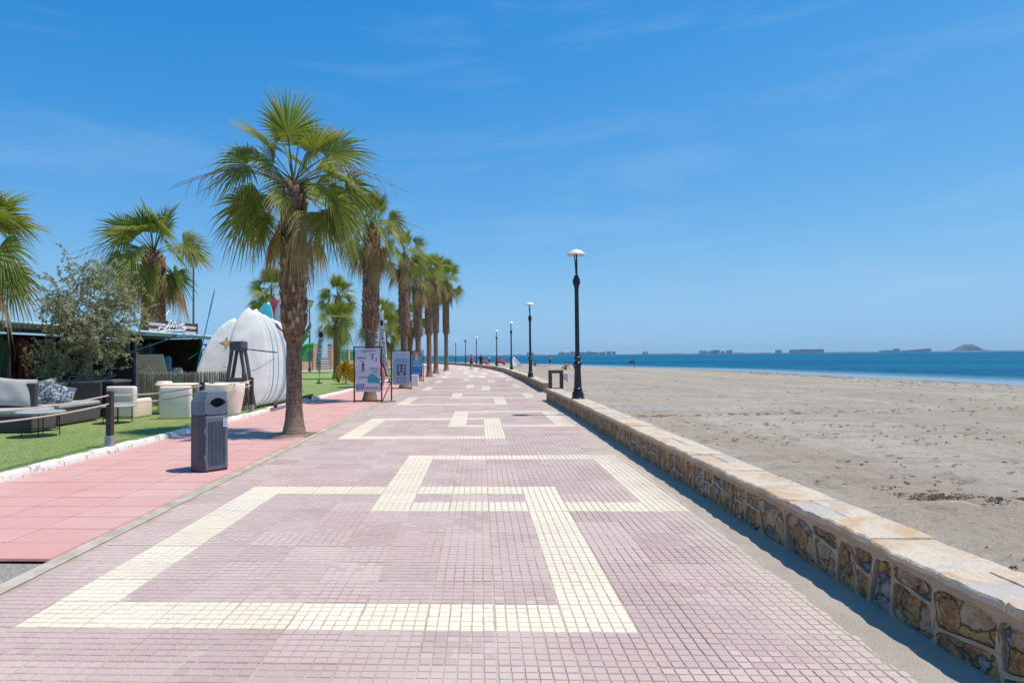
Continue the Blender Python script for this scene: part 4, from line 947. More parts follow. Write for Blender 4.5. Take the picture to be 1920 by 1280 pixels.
P_ = [[(1.05, .75), (.95, .3), (.75, -.45)], [(1.0, .55), (1.25, .75), (1.4, .5), (1.25, .2), (.95, .2)]]
I_ = [[(1.55, .65), (1.5, .3), (1.62, .15), (1.75, .3)], [(1.63, .9), (1.64, .92)]]
N_ = [[(1.85, .65), (1.8, .18)], [(1.82, .45), (2.05, .68), (2.15, .5), (2.12, .2), (2.3, .25)]]
O_ = [[(2.6, .6), (2.4, .4), (2.5, .15), (2.75, .3), (2.62, .6)]]
L_l = [[(2.85, .3), (3.1, 1.1), (2.95, 1.05), (2.92, .3), (3.1, .18)]]
A_ = [[(3.6, .6), (3.35, .5), (3.3, .2), (3.5, .15), (3.65, .6), (3.62, .2), (3.85, .3)]]
U_ = [[(-.3, -.3), (.8, -.1), (2.2, -.12), (3.7, -.02), (4.1, .25)]]
script(bp, S_ + P_ + I_ + N_ + O_ + L_l + A_ + U_, (-.55, -.045, .98), .26, .011, M_wscript)

# ------------------------------------------------------------------ wicker sofas, cushions, coffee tables
M_wick = mat('dark_wicker', (.075, .062, .055), .75, .35, 45, .8, 90)
M_cush = mat('grey_cushion', (.40, .385, .375), .9, .08, 5, .3, 30)
M_frame = mat('black_steel', (.012, .013, .015), .5, .2, 6)
def lattice(mb, x0, x1, z0, z1, y, ax='x', step=.05, th=.006):
    n = int((x1 - x0 + (z1 - z0)) / step)
    for sgn in (1, -1):
        for i in range(n):
            a = x0 - (z1 - z0) + i * step if sgn > 0 else x0 + i * step
            p, q = (a, z0), (a + sgn * (z1 - z0), z1)
            def clip(p, q):
                (ax_, az), (bx, bz) = p, q; out = []
                for lo, hi in ((x0, x1),):
                    if (ax_ < lo and bx < lo) or (ax_ > hi and bx > hi): return None
                    def cut(u, v, L_): k_ = (L_ - u[0]) / (v[0] - u[0]); return (L_, u[1] + (v[1] - u[1]) * k_)
                    P = [p, q]
                    for s_ in (0, 1):
                        if P[s_][0] < lo: P[s_] = cut(P[0], P[1], lo)
                        if P[s_][0] > hi: P[s_] = cut(P[0], P[1], hi)
                    return P
            r_ = clip(p, q)
            if r_: mb.tube([(u, y, v) if ax == 'x' else (y, u, v) for u, v in r_], th, 4)
# sofa 1 faces the path (+x)
s1 = thing('wicker_sofa', 'dark wicker sofa with pale grey seat under the olive tree', 'sofa', (-9.6, 14.35, TZ), 0, 'wicker seats')
mb = MB(); mb.rbox((0, 0, .06), (.86, 1.55, .06), .015, 1); mb.rbox((0, 0, .355), (.86, 1.55, .05), .015, 1); mb.box((0, 0, .2), (.78, 1.47, .27)); mb.build('base', M_wick, s1)
mb = MB(); lattice(mb, -.76, .76, .09, .335, .425, 'y'); lattice(mb, -.42, .42, .09, .335, -.765, 'x'); tag(mb.build('lattice', mat('pale_wicker', (.16, .14, .125), .7, .3, 40), s1), kind='stuff')
mb = MB(); mb.rbox((-.42, 0, .60), (.10, 1.6, .62), .03, 2); mb.build('backrest', M_wick, s1)
mb = MB(); mb.rbox((-.02, .80, .58), (.92, .07, .68), .03, 2); mb.build('armrest', M_wick, s1)
mb = MB(); mb.rbox((.03, -.02, .425), (.84, 1.52, .10), .035, 3); mb.build('seat_cushion', M_cush, s1, smooth=True)
s2 = thing('wicker_sofa', 'low wicker seat at the left edge beside the nearer coffee table', 'sofa', (-9.75, 12.75, TZ), 0, 'wicker seats')
mb = MB(); mb.rbox((0, 0, .06), (1.7, .75, .06), .015, 1); mb.rbox((0, 0, .33), (1.7, .75, .05), .015, 1); mb.box((0, 0, .19), (1.62, .67, .25)); mb.build('base', M_wick, s2)
mb = MB(); lattice(mb, -.84, .84, .09, .31, -.37, 'x'); lattice(mb, -.36, .36, .09, .31, .845, 'y'); tag(mb.build('lattice', MATS['pale_wicker'], s2), kind='stuff')
mb = MB(); mb.rbox((0, 0, .41), (1.66, .72, .12), .04, 3); mb.build('seat_cushion', M_cush, s2, smooth=True)
mb = MB(); mb.rbox((-.2, .33, .66), (1.3, .10, .62), .03, 2); mb.build('backrest', M_wick, s2)
t = NT('paisley_cushion'); o_ = t.obj(); f = t.noise(o_, 9, 4, .6, 2.0).outputs['Fac']
t.pbsdf(t.mix(t.rng(f, .48, .56), c4((.075, .10, .15)), c4((.45, .46, .48))), .9, t.bump(t.noise(o_, 20).outputs['Fac'], .3, .01)); M_pais = t.m
def pillow(name, label, loc, rot, sx, sz, m, th=.16):
    mb = MB(); n_ = 14; vs_ = []; rd_ = random.Random(int(loc[1] * 100))
    for sgn in (1, -1):
        for i in range(n_ + 1):
            for j in range(n_ + 1):
                u, v = i / n_ * 2 - 1, j / n_ * 2 - 1; b = (1 - u ** 4) * (1 - v ** 4); pin = 1 - .10 * (1 - abs(u)) * 0 - .08 * (1 - u * u) * abs(v) ** 3 - .08 * (1 - v * v) * abs(u) ** 3
                vs_.append((u * sx / 2 * (pin if abs(u) > .0 else 1), sgn * (th / 2 * b ** .6 * (1 + .10 * math.sin(5 * u + 3 * v) * b)), v * sz / 2 * pin))
    w_ = n_ + 1; fs_ = []
    for q in (0, 1):
        for i in range(n_):
            for j in range(n_): a = q * w_ * w_ + i * w_ + j; fs_.append((a, a + 1, a + w_ + 1, a + w_))
    mb.add(vs_, fs_); o = mb.build(name, m, smooth='all'); o.location = loc; o.rotation_euler = rot; tag(o, label, 'cushion'); return o
pillow('cushion', 'large plain grey cushion leaning at the left edge of the wicker seats', (-9.75, 13.0, TZ + .78), (R(-14), R(5), R(18)), .80, .62, M_cush, .22)
pillow('cushion', 'dark blue patterned cushion standing tallest against the sofa back', (-9.72, 13.85, TZ + .74), (R(-16), R(-8), R(25)), .58, .58, M_pais, .2)
pillow('cushion', 'smaller blue patterned cushion leaning in front of the taller one', (-9.42, 14.1, TZ + .66), (R(-24), R(16), R(35)), .46, .46, M_pais, .16)
def coffee_table(label, x, y, rad, hgt, lean=0):
    root = thing('coffee_table', label, 'table', (x, y, TZ), 0, 'round coffee tables')
    mb = MB(); mb.lathe([(hgt - .025, rad - .01), (hgt - .02, rad), (hgt, rad), (hgt + .004, rad - .008)], 36); mb.build('table_top', mat('grey_table_top', (.40, .41, .42), .4, .06, 3), root, smooth=True)
    for i in range(4):
        a = i * PI / 2 + .5; mb = MB(); mb.tube([(rad * .72 * math.cos(a), rad * .72 * math.sin(a), hgt - .02), (rad * .74 * math.cos(a), rad * .74 * math.sin(a), 0)], .010, 6); mb.build('leg', M_frame, root)
    mb = MB(); ring = [(rad * .73 * math.cos(2 * PI * i / 24), rad * .73 * math.sin(2 * PI * i / 24), .12) for i in range(25)]; mb.tube(ring, .008, 5, caps=False); mb.build('ring_brace', M_frame, root)
coffee_table('round grey topped coffee table nearest the kerb at the left edge', -8.42, 11.95, .42, .47)
coffee_table('round grey topped coffee table behind the dark rope post', -8.3, 14.35, .40, .40)

# ------------------------------------------------------------------ white plastic chairs and tables
t = NT('white_polyethylene'); o_ = t.obj(); f = t.noise(o_, 3, 5, .6).outputs['Fac']
t.pbsdf(t.mix(t.rng(f, .3, .7), c4((.88, .70, .55)), c4((.92, .78, .65))), .45, t.bump(f, .1, .01)); M_poly = t.m
def armchair(label, x, y, rz, first=[None]):
    if first[0]:
        r = first[0].copy(); col.objects.link(r); r.location = (x, y, TZ); r.rotation_euler.z = rz; r['label'] = label
        for ch in first[0].children: c_ = ch.copy(); col.objects.link(c_); c_.parent = r
        return r
    root = thing('armchair', label, 'armchair', (x, y, TZ), rz, 'white plastic armchairs'); first[0] = root
    mb = MB(); mb.rbox((0, -.30, .395), (.76, .17, .79), .05, 3); mb.build('backrest', M_poly, root, smooth=True)
    for s_ in (-1, 1): mb = MB(); mb.rbox((s_ * .30, .07, .235), (.158, .66, .47), .05, 3); mb.build('armrest', M_poly, root, smooth=True)
    mb = MB(); mb.rbox((0, .07, .17), (.5, .62, .34), .04, 3); mb.build('seat', M_poly, root, smooth=True); return root
armchair('cream white plastic armchair turned away, left of the round white table', -8.82, 15.75, R(-4))
armchair('cream white plastic armchair turned away, in front of the round white table', -7.42, 15.6, R(3))
def cone_table(label, x, y, rad):
    root = thing('round_table', label, 'table', (x, y, TZ), 0, 'round white tables')
    mb = MB(); mb.lathe([(.70, rad * .55), (.735, rad * .9), (.75, rad), (.775, rad), (.785, rad * .97)], 36); mb.build('table_top', M_poly, root, smooth=True)
    mb = MB(); mb.lathe([(0, rad * .62), (.02, rad * .63), (.1, rad * .56), (.35, rad * .40), (.55, rad * .42), (.71, rad * .58)], 32); mb.build('pedestal', M_poly, root, smooth=True)
cone_table('round white pedestal table between the two cream armchairs', -8.15, 16.95, .56)
cone_table('round white pedestal table behind the litter bin', -6.95, 17.7, .50)
def tub(label, x, y, r0, h_, rz):
    root = thing('tub_chair', label, 'armchair', (x, y, TZ), rz, 'white tub chairs')
    n = 28; mb = MB(); prof = [(0, .66), (.02, .70), (.08, .74), (.35, .84), (.7, .95), (.97, 1.0), (1.0, .98), (1.0, .86), (.9, .82), (.58, .78), (.52, .70)]
    for q, (z, r_) in enumerate(prof):
        for j in range(n):
            a = 2 * PI * j / n; hz_ = z * h_; fr_ = max(0, math.cos(a)) ** 2
            if z > .55: hz_ = h_ * (.55 + (z - .55) * (1 - .55 * fr_))
            mb.V.append((r0 * r_ * math.cos(a), r0 * r_ * math.sin(a), hz_))
    for i in range(len(prof) - 1):
        for j in range(n): mb.F.append((i * n + j, i * n + (j + 1) % n, (i + 1) * n + (j + 1) % n, (i + 1) * n + j)); mb.M.append(0)
    mb.F.append(tuple((len(prof) - 1) * n + j for j in range(n))); mb.M.append(0); mb.build('shell', M_poly, root, smooth='all')
    mb = MB(); mb.lathe([(h_ * .50, r0 * .66), (h_ * .53, r0 * .70), (h_ * .56, r0 * .66)], 24); mb.build('seat_pad', M_poly, root, smooth=True)
tub('white tapered tub chair right of the litter bin beside the kerb', -6.52, 16.25, .45, .80, R(120))
tub('white tub chair half hidden behind the litter bin', -7.05, 16.75, .45, .80, R(60))
def stool(label, x, y, h_):
    root = thing('stool', label, 'stool', (x, y, TZ), 0, 'round white stools')
    mb = MB(); mb.lathe([(0, .17), (.02, .18), (h_ * .5, .15), (h_ - .12, .17)], 24); mb.build('base', M_poly, root, smooth=True)
    mb = MB(); mb.lathe([(h_ - .12, .17), (h_ - .10, .21), (h_ - .05, .225), (h_ - .01, .20), (h_, .14)], 24); mb.build('seat', M_poly, root, smooth=True)
stool('round white stool rising behind the left end of the pedestal table', -8.85, 17.6, .83)
stool('round white stool in front of the reed fence behind the litter bin', -7.35, 18.6, .74)
stool('round white stool at the left edge behind the grey cushions', -11.6, 15.0, .80)

# ------------------------------------------------------------------ rope fence
M_post = mat('brown_post', (.050, .036, .034), .65, .25, 12, .4, 40)
M_rope = mat('pale_rope', (.56, .46, .39), .9, .15, 60, .6, 200)
M_galv = mat('galvanised', (.36, .37, .38), .5, .15, 12, metal=.4)
posts = [(-6.16, 10.42), (-6.18, 14.0), (-6.19, 17.1)]
labs = ['dark brown rope post with grey foot by the kerb left of the bin', 'dark brown rope fence post just behind the litter bin', 'dark brown rope fence post beside the stacked surfboards']
for (x, y), lab in zip(posts, labs):
    root = thing('fence_post', lab, 'post', (x, y, TZ), 0, 'rope fence posts')
    mb = MB(); mb.rbox((0, 0, .50), (.095, .095, .86), .006, 1); mb.build('shaft', M_post, root)
    mb = MB(); mb.rbox((0, 0, .095), (.115, .115, .19), .004, 1); mb.build('foot', M_galv, root)
allp = [(-6.12, 6.9)] + posts
for i in range(3):
    for q, (z, lab) in enumerate(((.86, 'upper'), (.72, 'lower'))):
        a, b = allp[i], allp[i + 1]; pts = []
        for k in range(13): u = k / 12; pts.append((a[0] + (b[0] - a[0]) * u, a[1] + (b[1] - a[1]) * u, TZ + z - .06 * (1 - (2 * u - 1) ** 2)))
        mb = MB(); mb.tube(pts, .013, 6); tag(mb.build('rope', M_rope, smooth=True), lab + ' pale rope of the fence ' + ('running left from the nearest brown post', 'passing behind the litter bin', 'just left of the surfboards')[i], 'rope', 'fence ropes')

# ------------------------------------------------------------------ reed fence
M_reed = attr_mat('reed_cane', .85, 0, .2, 12)
def reed_fence(label, pts, h_, seed):
    rd = random.Random(seed); root = thing('reed_fence', label, 'fence', (pts[0][0], pts[0][1], TZ)); mb = MB(); C = []; o0 = Vector((pts[0][0], pts[0][1], 0))
    for i in range(len(pts) - 1):
        a, b = Vector((*pts[i], 0)) - o0, Vector((*pts[i + 1], 0)) - o0; n = int((b - a).length / .0085)
        for k in range(n):
            p = a.lerp(b, (k + rd.random()) / n); p += Vector((rd.gauss(0, .006), rd.gauss(0, .006), 0)); hh_ = h_ * rd.uniform(.95, 1.03); c_ = rd.choice([(.50, .42, .34), (.40, .33, .26), (.58, .50, .41), (.30, .24, .19)])
            n0 = len(mb.V); mb.tube([p, p + Vector((rd.gauss(0, .012), rd.gauss(0, .012), hh_))], rd.uniform(.005, .009), 4); C += [c_] * (len(mb.V) - n0)
    tag(mb.build('reeds', M_reed, root, colors=C, fix=False), kind='stuff')
    for z in (.25, .62, .95):
        m2 = MB(); m2.tube([(p[0] - pts[0][0], p[1] - pts[0][1] - .012, z * h_) for p in pts], .004, 4); m2.build('tie_wire', M_galv, root)
reed_fence('long low reed screen of thin grey brown canes behind the white tables', [(-16.5, 19.6), (-12, 19.5), (-7.35, 19.35)], 1.04, 51)
reed_fence('short return of reed screen beside the surfboards and the last rope post', [(-7.2, 19.2), (-6.55, 17.75)], .98, 52)

# ------------------------------------------------------------------ litter bin
M_bin = mat('blue_grey_plastic', (.135, .16, .198), .48, .15, 7, .12, 120)
M_binshade = mat('shaded_bin_plastic', (.075, .066, .078), .55, .15, 7, .12, 120)  # same plastic, with the shade of the unlit sides painted into its colour
M_holeshade = mat('bin_hole_shade', (.006, .006, .007), .9)  # near-black colour painted for the shade inside the hole
bn = thing('litter_bin', 'blue grey plastic litter bin with lens shaped opening on the red paving', 'litter bin', (-3.79, 8.80, .013), R(52))
# plan outline, front at -y
plan = [(-.165, -.205), (.165, -.205), (.225, -.11), (.235, .05), (.16, .19), (-.16, .19), (-.235, .05), (-.225, -.11)]
def loft(levels):
    mb = MB(); n = len(plan)
    for z, f in levels: mb.V += [(*f(x, y), z) for x, y in plan]
    for i in range(len(levels) - 1):
        for j in range(n): mb.F.append((i * n + j, i * n + (j + 1) % n, (i + 1) * n + (j + 1) % n, (i + 1) * n + j)); mb.M.append(0)
    mb.F += [tuple(range(n))[::-1], tuple((len(levels) - 1) * n + j for j in range(n))]; mb.M += [0, 0]; return mb
body = loft([(0, lambda x, y: (x * .95, y * .95)), (.02, lambda x, y: (x, y)), (.76, lambda x, y: (x * .985, y * .985)), (.765, lambda x, y: (x * .955, y * .955)), (.775, lambda x, y: (x * .955, y * .955))]); body.build('body', M_binshade, bn)
mb = MB(); mb.rbox((0, -.209, .39), (.325, .018, .72), .006, 1); dr = mb.build('door', M_bin, bn)
mb = MB()
for i in range(13): mb.rbox((-.12 + i * .02, -.222, .39), (.0095, .014, .60), .003, 1)
mb.build('ribs', M_bin, dr)
for z in (.2, .56): mb = MB(); mb.tube([(-.172, -.215, z - .035), (-.172, -.215, z + .035)], .007, 6); mb.build('hinge', M_galv, bn)
# hood: sides and sloping top as one shell, front panel with a lens hole
n = len(plan); hood = MB(); lv = [(.775, 1.0, 1.0, 0), (.95, 1.0, 1.0, 0)]
top = [(-.145, -.20), (.145, -.20), (.155, -.10), (.14, .04), (.11, .14), (-.11, .14), (-.14, .04), (-.155, -.10)]; tz = [1.085, 1.085, 1.10, 1.10, 1.07, 1.07, 1.10, 1.10]
hood.V = [(x, y, .775) for x, y in plan] + [(x, y, .95) for x, y in plan] + [(x, y, z) for (x, y), z in zip(top, tz)]
for i in range(2):
    for j in range(1, n): hood.F.append((i * n + j, i * n + (j + 1) % n, (i + 1) * n + (j + 1) % n, (i + 1) * n + j))
hood.F += [(16, 17, 18, 23), (23, 18, 19, 22), (22, 19, 20, 21)]; hood.M = [0] * len(hood.F)
hd = hood.build('hood', M_bin, bn)
K = 28; lens = []; outer = []
for i in range(K):
    a = 2 * PI * i / K; u, v = math.cos(a), math.sin(a)
    lens.append((.02 + .118 * u, .942 + (.062 * (1 - .35 * abs(u) ** 2) * v if v > 0 else .075 * v * (1 - .25 * abs(u)))))
    # outer rectangle hit
    x0, x1, z0, z1 = -.165, .165, .775, 1.085; tt = min((x1 / u if u > 1e-6 else 1e9), (x0 / u if u < -1e-6 else 1e9), ((z1 - .93) / v if v > 1e-6 else 1e9), ((z0 - .93) / v if v < -1e-6 else 1e9))
    X_, Z_ = u * tt, .93 + v * tt; lim = .165 if Z_ < .95 else .165 - .02 * (Z_ - .95) / .135; outer.append((max(-lim, min(lim, X_)), Z_))
fy = lambda z: -.205 + (.005 * (z - .95) / .135 if z > .95 else 0)
mb = MB(); mb.V = [(x, fy(z), z) for x, z in outer] + [(x, fy(z) - .010, z) for x, z in lens] + [(x * .96, fy(z) + .05, z) for x, z in lens]
for i in range(K): j = (i + 1) % K; mb.F += [(i, j, K + j, K + i), (K + i, K + j, 2 * K + j, 2 * K + i)]; mb.M += [0, 0]
mb.build('hood_front', M_bin, bn)
mb = MB(); mb.add([(x * .97, fy(z) + .048, z) for x, z in lens], [tuple(range(K))]); mb.build('opening', M_holeshade, bn)  # flat sheet closing the hole, its dark interior painted on
mb = MB(); mb.box((.115, -.2325, .66), (.06, .003, .12)); st_ = mb.build('sticker', mat('white_sticker', (.62, .63, .66), .5, .05), bn)
mb = MB()
for i in range(6): mb.box((.115, -.2345, .62 + i * .013), (.044 - .006 * (i % 3), .001, .004))
mb.box((.119, -.2345, .705), (.018, .001, .016)); mb.build('sticker_print', mat('grey_print', (.12, .12, .14), .6), st_)

# ------------------------------------------------------------------ surfboards and rack
M_bwhite = mat('board_white', (.72, .70, .66), .35, .11, 3.5, .05, 10); M_bcream = mat('board_cream', (.72, .62, .44), .4, .06, 3)
M_bblue = mat('board_blue', (.05, .25, .42), .35, .1, 3); M_bnavy = mat('board_navy', (.03, .07, .15), .4, .1, 3); M_bgrey = mat('board_grey', (.38, .42, .46), .4, .06, 3); M_bteal = mat('board_teal', (.05, .42, .52), .35, .1, 3); M_bred = mat('board_maroon', (.30, .045, .06), .4, .1, 3)
def surfboard(label, loc, L_, W_, th, rot, m_deck, m_rail, group=None, nose=.85, fin=True):
    root = thing('surfboard', label, 'surfboard', loc, 0, group); root.rotation_euler = rot
    N_, K_ = 26, 14; mb = MB()
    for i in range(N_ + 1):
        u = i / N_; z = u * L_; tt = (u - .46) / .54 if u > .46 else (.46 - u) / .46; a = max(0, 1 - tt ** 2.3) ** .72 if u > .46 else max(0, 1 - tt ** 3.0) ** .55
        hw_ = max(.012, W_ / 2 * a); t_ = max(.012, th / 2 * (4 * u * (1 - u)) ** .35); rk = .18 * max(0, u - .65) ** 2 * 3 + .05 * max(0, .2 - u)
        for j in range(K_):
            an_ = 2 * PI * j / K_; cx = math.copysign(abs(math.cos(an_)) ** .55, math.cos(an_)); cy = math.copysign(abs(math.sin(an_)) ** .8, math.sin(an_)); mb.V.append((hw_ * cx, t_ * cy + rk, z))
    for i in range(N_):
        for j in range(K_): mb.F.append((i * K_ + j, i * K_ + (j + 1) % K_, (i + 1) * K_ + (j + 1) % K_, (i + 1) * K_ + j)); mb.M.append(0)
    mb.F += [tuple(range(K_))[::-1], tuple(N_ * K_ + j for j in range(K_))]; mb.M += [0, 0]
    # rail colour on the outermost columns
    for q, f_ in enumerate(mb.F):
        if len(f_) == 4 and (q % K_) in (0, K_ - 1, K_ // 2 - 1, K_ // 2): mb.M[q] = 1
    mb.build('board', [m_deck, m_rail], root, smooth='all')
    if fin:
        m2 = MB(); m2.prism([(-.02, .12), (-.14, .10), (-.19, .17), (-.16, .24), (-.02, .36)], 'x', -.008, .008); m2.build('fin', M_frame, root)
    return root
gb = 'boards in the right hand stack'
fb = surfboard('white board at the front of the right stack, facing the promenade', (-6.62, 18.15, TZ), 3.05, 1.16, .13, (R(-13), R(2), R(30)), M_bwhite, M_bwhite, gb, fin=False)
mb = MB(); mb.prism([(-.03, .1), (.0, .1), (.10, .42), (.07, .42)], 'y', -.075, -.068); mb.build('fin_slot', M_bgrey, fb)
spec = [('second', M_bwhite, M_bblue), ('third', M_bwhite, M_bteal), ('fourth', M_bwhite, M_bwhite), ('fifth', M_bgrey, M_bblue), ('sixth', M_bwhite, M_bteal), ('seventh', M_bwhite, M_bblue), ('eighth and last', M_bgrey, M_bnavy)]
for i, (nm, d_, r_) in enumerate(spec):
    rail = {M_bblue: 'blue', M_bteal: 'turquoise', M_bwhite: 'white', M_bnavy: 'navy'}[r_]
    surfboard(nm + ' board from the front of the right stack, ' + rail + ' edged', (-6.60 + .012 * i, 18.52 + i * .37, TZ), 3.0 - .045 * i, 1.12 + .02 * (i % 3), .10, (R(-12), R(2 + .3 * (i % 3)), R(30)), d_, r_, gb)
surfboard('grey rounded board standing tallest behind the right stack', (-6.75, 21.9, TZ), 3.75, .95, .13, (R(-6), R(0), R(20)), M_bgrey, M_bgrey, gb)
gl_ = 'boards in the left hand stack'
sb = surfboard('white board with a gold star emblem, leaning at the front of the left stack', (-8.74, 19.9, TZ), 3.05, 1.12, .13, (R(-13), R(20), R(26)), M_bwhite, M_bwhite, gl_, fin=False)
st_v = []
for i in range(8): a = i * PI / 4 + .3; r_ = .20 if i % 2 == 0 else .085; st_v.append((r_ * math.cos(a) * 1.05, 2.12 + r_ * math.sin(a) * 1.15))
mb = MB(); mb.prism(st_v, 'y', -.071, -.066); em = mb.build('star_emblem', mat('silver_print', (.36, .33, .30), .4, .1), sb)
mb = MB(); mb.prism([(p[0] * .62, 2.12 + (p[1] - 2.12) * .62) for p in st_v], 'y', -.075, -.072); mb.build('star_centre', mat('gold_print', (.62, .42, .06), .4, .2, 20), em)
surfboard('cream board right behind the starred one in the left stack', (-8.2, 20.3, TZ), 3.15, 1.0, .14, (R(-12), R(17), R(26)), M_bcream, M_bcream, gl_)
surfboard('white board third in the left stack', (-8.2, 20.75, TZ), 3.35, .98, .13, (R(-11), R(16), R(26)), M_bwhite, M_bcream, gl_)
surfboard('turquoise nosed board in the left stack', (-8.05, 21.3, TZ), 3.55, .92, .13, (R(-7), R(14), R(14)), M_bteal, M_bwhite, gl_)
surfboard('maroon nosed board at the back of the left stack', (-8.0, 21.9, TZ), 3.78, .92, .13, (R(-7), R(14), R(14)), M_bred, M_bred, gl_)
M_trest = mat('grey_blue_timber', (.060, .072, .088), .7, .25, 8, .3, 40)
rk_ = thing('board_rack', 'dark grey timber trestle between the two stacks of surfboards', 'rack', (-6.80, 17.78, TZ))
for sx in (-1, 1):
    for sy in (-.18, .18):
        mb = MB(); mb.tube([(sx * .40, sy, 0), (sx * .10, sy, 1.78)], .052, 4); mb.build('leg', M_trest, rk_)
mb = MB(); mb.rbox((0, 0, 1.80), (.34, .5, .26), .02, 1); mb.build('head', M_trest, rk_)
mb = MB(); mb.box((0, -.20, .85), (.58, .05, .12)); mb.build('crossbar', M_trest, rk_)
mb = MB(); mb.tube([(.15, -.2, 1.72), (1.2, -.35, 1.60)], .018, 6); mb.build('arm', M_frame, rk_)
rl = thing('board_rail', 'low dark timber rail on the ground under the right stack of boards', 'rail', (-6.4, 20.2, TZ))
mb = MB(); mb.box((.42, .2, .12), (.06, 4.4, .08)); mb.build('rail', M_post, rl)
for y in (-1.7, .2, 2.1): mb = MB(); mb.box((.42, y, .04), (.08, .1, .08)); mb.build('block', M_post, rl)
lp = thing('leaning_pole', 'thin dark pole leaning up between the two stacks of surfboards', 'pole', (-6.62, 17.65, TZ)); mb = MB(); mb.tube([(0, 0, 0), (-.16, .35, 1.95)], [.032, .025], 8); mb.build('shaft', M_post, lp)
mb = MB(); mb.rbox((0, 0, .06), (.14, .14, .12), .01, 1); mb.build('foot', M_galv, lp)
# tether lines over the boards
mb = MB(); mb.tube(catmull([(-7.6, 18.6, 1.35), (-7.0, 18.35, 1.12), (-6.4, 18.0, 1.22), (-5.9, 18.2, 1.55)], 5), .006, 4); tag(mb.build('tether', M_frame), 'thin dark cord tied across the front boards', 'cord')

# ------------------------------------------------------------------ beach hut
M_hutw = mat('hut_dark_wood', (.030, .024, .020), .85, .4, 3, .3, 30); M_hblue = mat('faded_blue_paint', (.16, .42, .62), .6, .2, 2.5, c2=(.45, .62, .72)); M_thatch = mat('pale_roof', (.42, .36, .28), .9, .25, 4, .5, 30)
hut = thing('beach_hut', 'dark open fronted surf hut with blue edged roof at the left', 'hut', (-12.0, 22, TZ))
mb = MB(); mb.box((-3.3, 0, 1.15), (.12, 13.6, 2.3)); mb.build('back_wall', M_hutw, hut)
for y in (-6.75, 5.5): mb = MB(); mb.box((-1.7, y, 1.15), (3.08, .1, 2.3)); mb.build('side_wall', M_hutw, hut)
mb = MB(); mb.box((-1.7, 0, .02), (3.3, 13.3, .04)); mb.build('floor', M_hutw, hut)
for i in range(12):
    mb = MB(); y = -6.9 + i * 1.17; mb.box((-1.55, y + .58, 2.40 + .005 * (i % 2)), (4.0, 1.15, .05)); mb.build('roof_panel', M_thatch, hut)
mb = MB(); mb.box((.48, .1, 2.31), (.05, 14.1, .10)); mb.build('fascia', M_hblue, hut)
mb = MB(); mb.tube([(.55, -6.9, 2.38), (.55, 7.15, 2.38)], .05, 8); mb.build('rolled_awning', mat('awning_blue', (.22, .52, .74), .6, .2, 1.2, c2=(.66, .74, .78)), hut)
for y in (-6.6, -1.2, -.8, 4.2, 7.0): mb = MB(); mb.box((.32, y, 1.15), (.07, .07, 2.3)); mb.build('post', mat('hut_post', (.17, .16, .15), .7) if y in (-1.2, -.8) else M_hutw, hut)
for i in range(3): mb = MB(); mb.box((-3.0, 0, .6 + i * .65), (.45, 12.5, .05)); mb.build('shelf', M_hutw, hut)
# roof sign
sg = thing('hut_sign', 'brown and white striped roof sign of the surf hut with white script lettering', 'sign', (-11.95, 24.5, TZ + 2.44))
for i, (z, m_) in enumerate(((.05, mat('sign_white', (.58, .60, .63), .6)), (.16, mat('sign_brown', (.085, .042, .03), .7)), (.27, MATS['sign_white']), (.38, MATS['sign_brown']))):
    mb = MB(); mb.box((0, 0, z + .02), (.04, 3.9, .105)); mb.build('plank', m_, sg)
for y in (-2.0, 2.0): mb = MB(); mb.box((0.005, y, .22), (.07, .13, .52)); mb.build('end_post', MATS['sign_brown'], sg)
stp = []
for i in range(10): a = PI / 2 + i * PI / 5; r_ = .52 if i % 2 == 0 else .22; stp.append((.35 + 1.35 * r_ * math.cos(a), .32 + r_ * math.sin(a)))
mb = MB(); mb.prism(stp, 'x', .03, .04); mb.build('star', mat('sign_star', (.38, .44, .50), .5), sg)
script(sg, S_ + P_ + I_ + N_ + A_ + [[(2.5, .32), (2.7, .3)], [(2.95, .35), (3.1, .5)]] + U_, (.06, -.85, .16), .43, .026, mat('sign_letter', (.80, .80, .80), .4, .02), 'yz')
# things in and around the hut
rd = random.Random(61)
wet_c = [(.03, .10, .16), (.02, .05, .07), (.05, .16, .10), (.18, .03, .03), (.04, .05, .12), (.10, .11, .12)]
for i in range(14):
    y = 16.3 + i * .72; root = thing('wetsuit', ORD[i] + ' wetsuit from the near end of the row hanging inside the surf hut', 'wetsuit', (-13.6 + rd.uniform(-.25, .25), y, TZ + .65), rd.uniform(-.3, .3), 'wetsuits hanging in the hut'); mb = MB()
    mb.tube([(0, 0, 1.45), (0, 0, 1.2), (0, 0, .85)], [.10, .19, .15], 10, flat=.45); mm_ = mat('wetsuit_%d' % (i % 6), wet_c[i % 6], .7); mb.build('torso', mm_, root, smooth=True)
    for s_ in (-1, 1):
        mb = MB(); mb.tube([(0, s_ * .17, 1.38), (0, s_ * .27, 1.1), (0, s_ * .29, .75)], [.065, .055, .045], 7); mb.build('sleeve', mm_, root, smooth=True)
        mb = MB(); mb.tube([(0, s_ * .07, .88), (0, s_ * .09, .5), (0, s_ * .10, .1)], [.085, .07, .055], 7); mb.build('leg', mm_, root, smooth=True)
